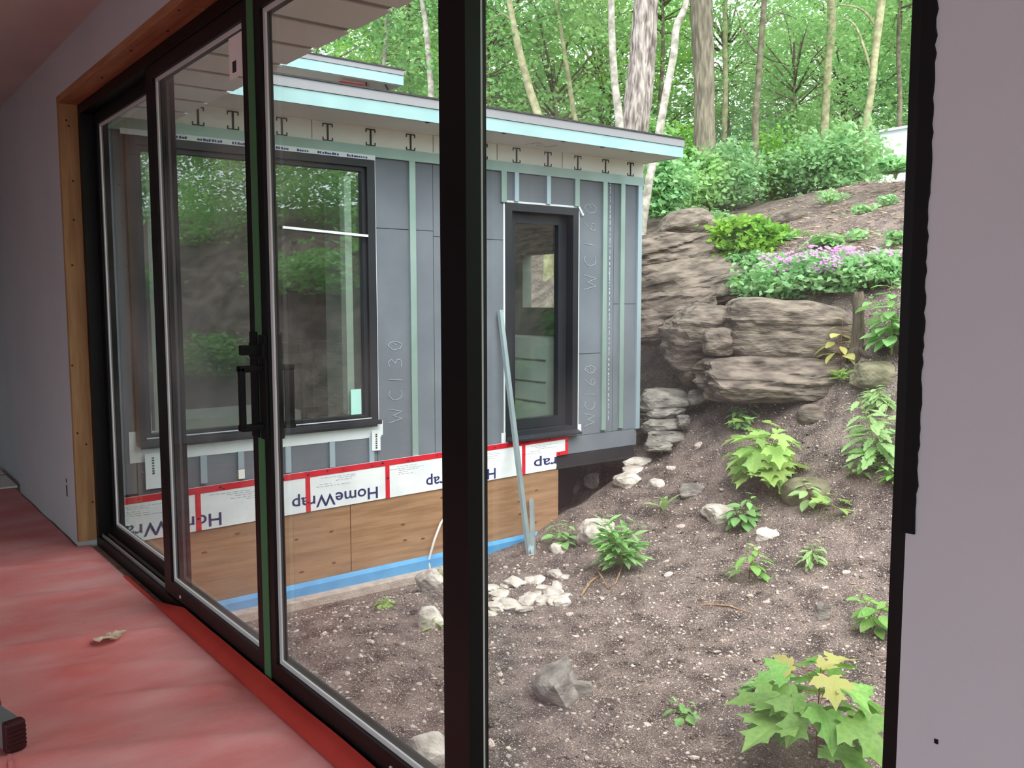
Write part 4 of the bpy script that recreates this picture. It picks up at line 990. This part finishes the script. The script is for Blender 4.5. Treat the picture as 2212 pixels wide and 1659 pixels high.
pl_px('weed', 828, 1312, 1296, 2, 'oval', 22, 'leaf_lime', 'low yellow-green weed near the plywood', seed=28, stems=5, arch=1.2, stem='stem_green', petiole=0.3)
pl_px('weed', 804, 1278, 1268, 2, 'oval', 16, 'leaf_lime', 'tiny yellow weed at the concrete footing', seed=29, stems=4, arch=1.2, stem='stem_green', petiole=0.3)
pl_px('weed', 935, 1362, 1335, 2, 'oval', 26, 'leaf_lime', 'sprig with two bright leaves left of the door post', seed=30, stems=1, stem='stem_green', petiole=0.3)
pl_px('weed', 948, 1248, 1228, 3, 'oval', 20, 'leaf_maple', 'small green weed beside the white cable', seed=31, stems=2, arch=0.4, stem='stem_green', petiole=0.3)
pl_px('seedling', 1815, 790, 690, 4, 'oval', 40, 'leaf_rust', 'yellowing seedling leaning out in front of the grey stump', seed=32, stems=2, arch=0.3, petiole=0.5)
pl_px('shrub', 1925, 775, 612, 8, 'oval', 46, 'leaf_weed', 'green shrub between the grey stump and the door frame', seed=33, stems=5, arch=0.25, stem='stem_green', petiole=0.4)
pl_px('weed', 1820, 826, 800, 4, 'lance', 34, 'leaf_lime', 'grassy tuft at the roots of the grey stump', seed=34, stems=5, arch=0.7, stem='stem_green', petiole=0.1, droop=(0, 0.8))
pl_px('weed', 1905, 880, 830, 5, 'lance', 44, 'leaf_pale', 'pale narrow-leaved weed under the mossy rock', seed=35, stems=5, arch=0.7, stem='stem_green', petiole=0.2)
pl_px('fern', 1790, 532, 500, 5, 'tooth', 36, 'leaf_weed', 'low dusty green plant above the pink flowers', seed=36, stems=5, arch=0.8, stem='stem_green', petiole=0.2)
pl_px('weed', 1470, 545, 520, 3, 'lance', 22, 'leaf_lime', 'tuft of grass on the cracked outcrop', seed=37, stems=3, arch=0.4, stem='stem_green', petiole=0.1, droop=(0.2, 1.0))
pl_px('weed', 1402, 640, 622, 3, 'lance', 18, 'leaf_lime', 'yellow-green tuft beside the wing corner', seed=38, stems=3, arch=0.4, stem='stem_green', petiole=0.1, droop=(0.2, 1.0))

# masses of small leaves
def cloud(n, rx, ry, rz, lsize, seed, clumps, flat=0.45, cluster=0.22, up_=0.6, hollow=0.35, asp=0.55):
    """n leaf blades gathered into sprays inside an ellipsoid -> (V, F)"""
    rng = np.random.default_rng(seed)
    d = rng.normal(size=(clumps, 3)); d /= np.linalg.norm(d, axis=1)[:, None]
    r = (hollow+(1-hollow)*rng.random(clumps))**(1/2.2)
    C = d*r[:, None]*np.array([rx, ry, rz])
    k = rng.integers(0, clumps, n)
    cs = cluster*(rx+ry)/2*rng.uniform(0.6, 1.3, clumps)
    off = rng.normal(size=(n, 3))*cs[k][:, None]*np.array([1, 1, flat])
    P = C[k]+off
    P[:, 2] -= 0.25*np.linalg.norm(off[:, :2], axis=1)
    a = rng.uniform(0, 6.283, n)
    nrm = rng.normal(size=(n, 3))*0.55; nrm[:, 2] += up_; nrm /= np.linalg.norm(nrm, axis=1)[:, None]
    t = np.stack([np.cos(a), np.sin(a), rng.uniform(-.5, .1, n)], 1); t -= nrm*(t*nrm).sum(1)[:, None]; t /= np.linalg.norm(t, axis=1)[:, None]
    w = np.cross(nrm, t)
    s = lsize*rng.uniform(0.6, 1.25, n)[:, None]
    V = np.stack([P-t*s*0.5, P+w*s*asp*0.5-t*s*0.08, P+t*s*0.5-nrm*s*0.12, P-w*s*asp*0.5-t*s*0.08], 1).reshape(-1, 3)
    return V, np.arange(4*n).reshape(-1, 4), C
def bush_mesh(name, n, rx, ry, rz, lsize, seed, clumps, m, **kw):
    V, Fq, C = cloud(n, rx, ry, rz, lsize, seed, clumps, **kw)
    V[:, 2] = np.maximum(V[:, 2], -rz*0.95)
    return np_mesh(name, V, Fq, m), C
def bush(px, py, w, h_, m, label, seed, name='bush', group=None, n=2600, depth=None, leaf=None, cat='bush', **kw):
    if depth is None: p, t = spot(px, py)
    else: p, t = at(px, py, depth), depth
    k = t/F_PX; rx = w*k/2; rz = h_*k/2
    o = empty(name, p); tag(o, label, cat, group)
    me, C = bush_mesh('foliage', n, rx, rx*0.8, rz, leaf or 14*k, seed, max(20, n//45), m, **kw)
    f = ob('foliage', me, o, loc=(0, 0, rz*0.95)); f['kind'] = 'stuff'; f.rotation_euler = (0, 0, -YAW)
    b = MB()
    for c in C[:9]: b.tube([(0, 0, -0.1), (c[0]*0.4, c[1]*0.4, (c[2]+rz)*0.5), (c[0]*0.85, c[1]*0.85, c[2]+rz*0.9)], [0.012, 0.008, 0.004], 5)
    b.build('stems', 'stem_green', o, smooth=True)
    return o
bush(1612, 562, 165, 100, 'leaf_bright', 'bright yellow-green shrub above the brown rock sheet', 301, n=2600, leaf=0.11)
bush(1545, 500, 90, 45, 'leaf_bed', 'low pale green plant beside the bright shrub', 302, n=900, leaf=0.10)
bush(1625, 590, 120, 50, 'leaf_bed', 'dark green plant between the bright shrub and the flowers', 303, n=1000, leaf=0.09)
bush(1600, 636, 90, 45, 'leaf_bright', 'grassy plant at the left end of the flower bed', 304, n=800, leaf=0.08)
for i, (x, y, w, h_) in enumerate(((1640, 648, 120, 70), (1700, 646, 130, 85), (1768, 640, 130, 90), (1830, 632, 130, 85), (1890, 622, 120, 80), (1735, 612, 130, 70), (1810, 600, 130, 60), (1670, 615, 110, 60), (1925, 600, 90, 60))):
    o = bush(x, y, w, h_, 'leaf_bed', 'phlox plant with pale pink blossoms on the ledge', 320+i, name='phlox', group='pink phlox along the ledge', n=1000, leaf=0.09, cat='flower', cluster=0.28, hollow=0.05, flat=0.6)
    rr = random.Random(500+i); _, t = spot(x, y); k = t/F_PX
    nfl = 4 if i in (0, 4, 8) else 14
    for j in range(nfl):
        b = MB(); cx, cy, cz = rr.uniform(-.5, .5)*w*k*0.8, rr.uniform(-.5, .1)*w*k*0.6, h_*k*rr.uniform(0.6, 1.08)
        for q_ in range(11):
            fx, fy, fz = cx+rr.gauss(0, 0.04), cy+rr.gauss(0, 0.03), cz+rr.gauss(0, 0.022); s = 0.021; a = rr.uniform(0, 6)
            N = 5; vv = [(fx, fy, fz)]
            for u in range(10): r_ = s*(1.0 if u % 2 == 0 else 0.55); vv.append((fx+r_*math.cos(a+u*.628), fy+r_*math.sin(a+u*.628)*0.7, fz+r_*0.6*math.sin(a+u*.628)))
            b.add(vv, [(0, 1+u, 1+(u+1) % 10) for u in range(10)])
        f = b.build('blossom_head', 'petal', o)
        f.rotation_euler = (0, 0, -YAW)

# ------------------------------------------------------------------ the woods
CROWNS = []
for i, (m, n_, ls) in enumerate((('leaf_tree', 5200, .135), ('leaf_tree', 5600, .125), ('leaf_tree_dark', 5200, .13), ('leaf_tree', 5000, .14), ('leaf_tree_dark', 5600, .12), ('leaf_bright', 4800, .125))):
    me, C = bush_mesh('foliage', n_, 2.5, 2.5, 2.2, ls, 900+i, 90, m, cluster=0.12, hollow=0.25, flat=0.5)
    CROWNS.append((me, C))
def trunk_mesh(name, pts, rad, m, ridges=0.0, n=14):
    P = [Vector(p) for p in pts]; Q, Rd = [], []
    for i in range(len(P)-1):                    # smooth the line
        p0, p1, p2, p3 = P[max(i-1, 0)], P[i], P[i+1], P[min(i+2, len(P)-1)]
        st_ = 30 if ridges else 6
        for k_ in range(st_):
            t = k_/st_
            Q.append(0.5*((2*p1)+(p2-p0)*t+(2*p0-5*p1+4*p2-p3)*t*t+(3*p1-p0-3*p2+p3)*t**3)); Rd.append(rad[i]*(1-t)+rad[i+1]*t)
    Q.append(P[-1]); Rd.append(rad[-1])
    b = MB(); b.tube(Q, Rd, 64 if ridges else n)
    if ridges:
        nn = 64
        for i in range(len(Q)):
            for j in range(nn):
                v = Vector(b.v[i*nn+j]); o_ = v-Q[i]; a = 2*math.pi*j/nn
                f_ = noise.noise((math.cos(a)*7, math.sin(a)*7, Q[i].z*1.6))+0.5*noise.noise((math.cos(a)*15, math.sin(a)*15, Q[i].z*4))
                b.v[i*nn+j] = tuple(Q[i]+o_*(1+ridges*(abs(f_)-0.25)))
    return b.mesh(name, m, True)
def px_tree(line, rpx, depth, m, label, crown=0, ridges=0.0, high=8.5, cs=1.0, shift=(0, 0), branches=()):
    pts = [at(x, y, depth) for x, y in line]
    base = pts[-1]; gz = ground_z(base.x, base.y)
    rad = [r*depth/F_PX for r in rpx]
    if base.z > gz: pts.append(Vector((base.x, base.y, gz-0.3))); rad.append(rad[-1]*1.25)
    top = pts[0]+(pts[0]-pts[1]).normalized()*3.0; pts.insert(0, top); rad.insert(0, rad[0]*0.75)
    org = Vector((base.x, base.y, gz))
    o = empty('tree', org); tag(o, label, 'tree')
    ob('trunk', trunk_mesh('trunk', [p-org for p in pts][::-1], rad[::-1], m, ridges), o)
    for br in branches:
        q = [at(x, y, depth+dd)-org for x, y, dd in br]
        ob('branch', trunk_mesh('branch', q, [rad[1]*0.4*(1-0.6*i/(len(q)-1)) for i in range(len(q))], m, n=7), o)
    f = ob('foliage', CROWNS[crown][0], o, loc=(pts[0].x-org.x+shift[0], pts[0].y-org.y+shift[1], high)); f.scale = (cs, cs, cs); f['kind'] = 'stuff'
    return o
px_tree([(1397, -10), (1386, 140), (1372, 270), (1350, 480)], [26, 27, 29, 33], 14.0, 'bark_pale', 'thick pale tree trunk with furrowed bark rising behind the wing roof', 0, ridges=0.26, high=9.5)
px_tree([(1320, -10), (1322, 80), (1328, 180), (1338, 270), (1345, 480)], [7, 7.5, 8, 9, 9], 13.6, 'bark_white', 'slender white trunk just left of the thick pale trunk', 1, high=9.5)
px_tree([(1490, -30), (1478, 20), (1461, 60), (1455, 120), (1441, 190), (1425, 280), (1406, 370), (1392, 460), (1386, 520)], [6, 7, 8, 8, 8, 8.5, 9, 9, 9], 12.6, 'bark_white', 'crooked slender trunk curving down past the roof corner', 3, high=9.0)
px_tree([(1513, -10), (1520, 150), (1522, 300), (1524, 390), (1522, 440)], [23, 21, 22, 26, 32], 15.8, 'bark_dark', 'thick dark trunk standing on top of the hillside', 2, ridges=0.24, high=9.5)
px_tree([(1652, -10), (1640, 150), (1632, 260), (1632, 390)], [6, 6.5, 7, 8], 15.8, 'bark_thin', 'thin dark trunk with side branches right of the thick dark trunk', 4, high=9.5,
        branches=([(1645, 60, 0), (1680, 28, .4), (1720, 40, .8)], [(1640, 120, 0), (1610, 80, .3), (1590, 20, .5)]))
px_tree([(1906, -10), (1892, 100), (1882, 200), (1868, 292)], [9, 8, 7, 8], 15.5, 'bark_olive', 'grey-green leaning trunk at the right edge of the glass', 0, high=9.5,
        branches=([(1897, 60, 0), (1860, 20, .3), (1810, 10, .6)], [(1885, 160, 0), (1850, 60, .3), (1820, 40, .5)]))
px_tree([(1098, -10), (1115, 80), (1140, 180), (1163, 250), (1185, 330)], [6, 7.5, 8.5, 9, 10], 14.8, 'bark_olive', 'leaning olive-grey trunk right of the door post', 1, high=9.0, branches=([(1112, 50, 0), (1085, 30, .3), (1060, 45, .5)],))
px_tree([(1208, 40), (1225, 150), (1238, 235), (1247, 310)], [4, 5, 5.5, 6], 16.0, 'bark_olive', 'faint thin trunk between the leaning and the white trunks', 3, high=9.0)
px_tree([(908, -20), (920, 60), (928, 150), (932, 210), (936, 300)], [5, 6, 6.5, 7, 7], 15.5, 'bark_white', 'pale slim trunk left of the door post', 5, high=9.0)
px_tree([(837, 20), (833, 90), (830, 150), (829, 250)], [3.5, 4, 4.5, 5], 16.5, 'bark_white', 'pale slim trunk above the higher roof', 5, high=9.5)
px_tree([(1796, -10), (1796, 70), (1790, 130), (1780, 300)], [9, 9, 8, 9], 17.5, 'bark_olive', 'hazy trunk deep in the woods left of the leaning grey trunk', 2, high=9.5)
px_tree([(1566, 60), (1567, 200), (1564, 300), (1562, 380)], [5, 6, 6, 7], 18.5, 'bark_olive', 'thin pale trunk behind the thick dark trunk', 4, high=9.5)
# the leafy trees that fill the woods
TRK = trunk_mesh('trunk', [(0, 0, -0.4), (0.05, 0, 2), (-0.05, 0.06, 4), (0.02, 0, 6.5)], [0.09, 0.07, 0.055, 0.03], 'bark_thin', n=8)
BRC = []
for me, C in CROWNS:
    b = MB()
    for c in C[:26]:
        b.tube([(0, 0, c[2]*0.4-0.9), (c[0]*0.5, c[1]*0.5, c[2]*0.75-0.2), (c[0], c[1], c[2])], [0.03, 0.02, 0.008], 5)
    BRC.append(b.mesh('branches', 'bark_thin', True))
def leafy_tree(px, depth, zc, cs, i, label, group):
    p = at(px, 640, depth); gz = ground_z(p.x, p.y)
    o = empty('leafy_tree', (p.x, p.y, gz)); tag(o, label, 'tree', group)
    rr = random.Random(i*13+5); k_ = rr.choice((0, 1, 2, 3, 4, 0, 1, 3, 5)); rz = rr.uniform(0, 6.28)
    h_ = zc-gz
    t = ob('trunk', TRK, o); t.scale = (cs, cs, max(0.3, h_/6.0)); t.rotation_euler = (0, 0, rz)
    f = ob('foliage', CROWNS[k_][0], o, loc=(0, 0, h_)); f.scale = (cs, cs, cs*rr.uniform(0.85, 1.1)); f.rotation_euler = (0, 0, rz); f['kind'] = 'stuff'
    q = ob('branches', BRC[k_], o, loc=(0, 0, h_)); q.scale = f.scale; q.rotation_euler = (0, 0, rz)
rr = random.Random(42); ti = 0
for depth, n_, zlo, zhi, s0, s1 in ((18.5, 8, 5.6, 9.0, 0.7, 0.95), (22, 10, 4.8, 9.5, 0.9, 1.1), (27, 9, 5.0, 11.0, 1.1, 1.4), (34, 9, 5.5, 13.5, 1.4, 1.8)):
    for j in range(n_):
        px = 560+(j+rr.uniform(0.15, 0.85))*1600/n_; d_ = depth*rr.uniform(0.92, 1.1)
        zc = zlo+(zhi-zlo)*((j*0.618+rr.random()*0.3) % 1.0)
        if px > 1840 and d_ < 25: zc = max(zc, 7.6)
        leafy_tree(px, d_, zc, rr.uniform(s0, s1), ti, 'leafy green tree in the woods beyond the roofs and the slope', 'leafy trees filling the woods'); ti += 1
# trees round the side of the hill, seen mirrored in the wing's panes
for x, y, zc, s in ((7.5, -4.5, 5.5, 0.8), (10.5, -5.5, 6.5, 1.0), (6.0, -8.5, 6.0, 1.0), (9.5, -10, 7, 1.2), (13.5, -7, 7.5, 1.2), (5, -13, 7, 1.3), (15, -2.5, 7.5, 1.1), (12.5, -13, 8, 1.4)):
    gz = ground_z(x, y); o = empty('leafy_tree', (x, y, gz)); tag(o, 'leafy tree mirrored in the large window of the wing', 'tree', 'mirrored hillside trees'); h_ = zc-gz
    t = ob('trunk', TRK, o); t.scale = (s, s, h_/6)
    f = ob('foliage', CROWNS[ti % 6][0], o, loc=(0, 0, h_)); f.scale = (s, s, s); f['kind'] = 'stuff'; ti += 1
for j, (x, y, w_, h_) in enumerate(((6.0, -3.0, 2.2, 1.6), (8.0, -2.5, 2.0, 1.4), (7.0, -6.0, 2.6, 1.8), (9.5, -3.5, 2.4, 1.8), (5.0, -6.0, 2.4, 1.6), (4.5, -9.0, 3.0, 2.2), (5.2, -1.0, 1.4, 0.7), (6.8, -0.6, 1.6, 0.9), (4.2, -3.2, 1.6, 0.8), (8.4, -0.4, 1.6, 1.0), (3.4, -5.0, 1.8, 1.0))):
    o = empty('bush', (x, y, ground_z(x, y))); tag(o, 'green bush mirrored in the large window of the wing', 'bush', 'mirrored hillside bushes')
    me, C = bush_mesh('foliage', 2400, w_/2, w_/2, h_/2, 0.11, 760+j, 50, 'leaf_tree', cluster=0.25, hollow=0.1)
    f = ob('foliage', me, o, loc=(0, 0, h_*0.48)); f['kind'] = 'stuff'
# undergrowth along the top of the slope
UB = [(1440, 470, 120, 130, 'leaf_bed', 13.5), (1500, 455, 130, 130, 'leaf_tree', 15.0), (1580, 445, 150, 150, 'leaf_bed', 15.5), (1660, 440, 150, 160, 'leaf_bright', 16.5), (1740, 430, 150, 150, 'leaf_bed', 16.0),
      (1815, 405, 150, 140, 'leaf_bed', 15.5), (1850, 392, 110, 90, 'leaf_tree', 16.5), (1470, 420, 140, 150, 'leaf_bright', 17.5), (1700, 390, 160, 150, 'leaf_tree', 18.5), (1610, 390, 160, 140, 'leaf_tree_dark', 18.5), (1780, 370, 160, 120, 'leaf_tree', 19), (1425, 390, 90, 130, 'leaf_tree', 15.5)]
UL = ['bushy undergrowth at the wing corner below the eave', 'bush at the foot of the thick dark trunk', 'feathery bush right of the thick dark trunk', 'yellow-green bush at the top of the slope', 'grey-green bush above the flat brown rock', 'tall pale bush at the crest of the slope',
      'bush in front of the white building', 'yellow-green bush behind the wing corner', 'bush behind the tall pale bush', 'dark bush in the shade of the woods', 'bush deep behind the crest of the slope', 'bush between the crooked trunk and the eave']
for i, (x, y, w, h_, m, d_) in enumerate(UB):
    bush(x, y, w, h_, m, UL[i], 700+i, n=2600, depth=d_, leaf=0.11, cluster=0.30, hollow=0.02, flat=0.7)
for i, (x, y, w, h_) in enumerate(((1790, 440, 70, 34), (1865, 462, 60, 26), (1915, 445, 50, 24), (1850, 520, 70, 26), (1935, 530, 50, 34), (1700, 520, 50, 20))):
    bush(x, y, w, h_, 'leaf_bed', 'sparse low plant growing among the chips of the upper slope', 740+i, n=170, leaf=0.08, group='low plants on the upper slope', cluster=0.3, hollow=0.0)
hb = bush(1935, 372, 70, 36, 'leaf_bed', 'broad-leaved plant on the crest beside the door frame', 730, n=420, depth=12.9, leaf=0.17)
# white neighbouring building glimpsed at the right
nb = empty('white_building', at(2010, 345, 17.5)); tag(nb, 'white building glimpsed past the trees at the right edge', 'building'); nb.rotation_euler = (0, 0, -YAW)
b = MB(); b.add([(-1.0, 0, -1.5), (1.6, 0, -1.5), (1.6, 0, 0.95), (-1.0, 0, 0.52), (-1.0, 3, -1.5), (1.6, 3, -1.5), (1.6, 3, 0.95), (-1.0, 3, 0.52)], [(0, 1, 2, 3), (5, 4, 7, 6), (4, 0, 3, 7), (1, 5, 6, 2), (3, 2, 6, 7), (4, 5, 1, 0)]); b.build('wall', 'neighbour_white', nb)
b = MB(); b.add([(-1.06, -0.1, 0.51), (1.7, -0.1, 0.966), (1.7, 3.1, 0.966), (-1.06, 3.1, 0.51), (-1.06, -0.1, 0.55), (1.7, -0.1, 1.006), (1.7, 3.1, 1.006), (-1.06, 3.1, 0.55)], [(0, 3, 2, 1), (4, 5, 6, 7), (0, 1, 5, 4), (1, 2, 6, 5), (2, 3, 7, 6), (3, 0, 4, 7)]); b.build('roof', 'neighbour_white', nb)
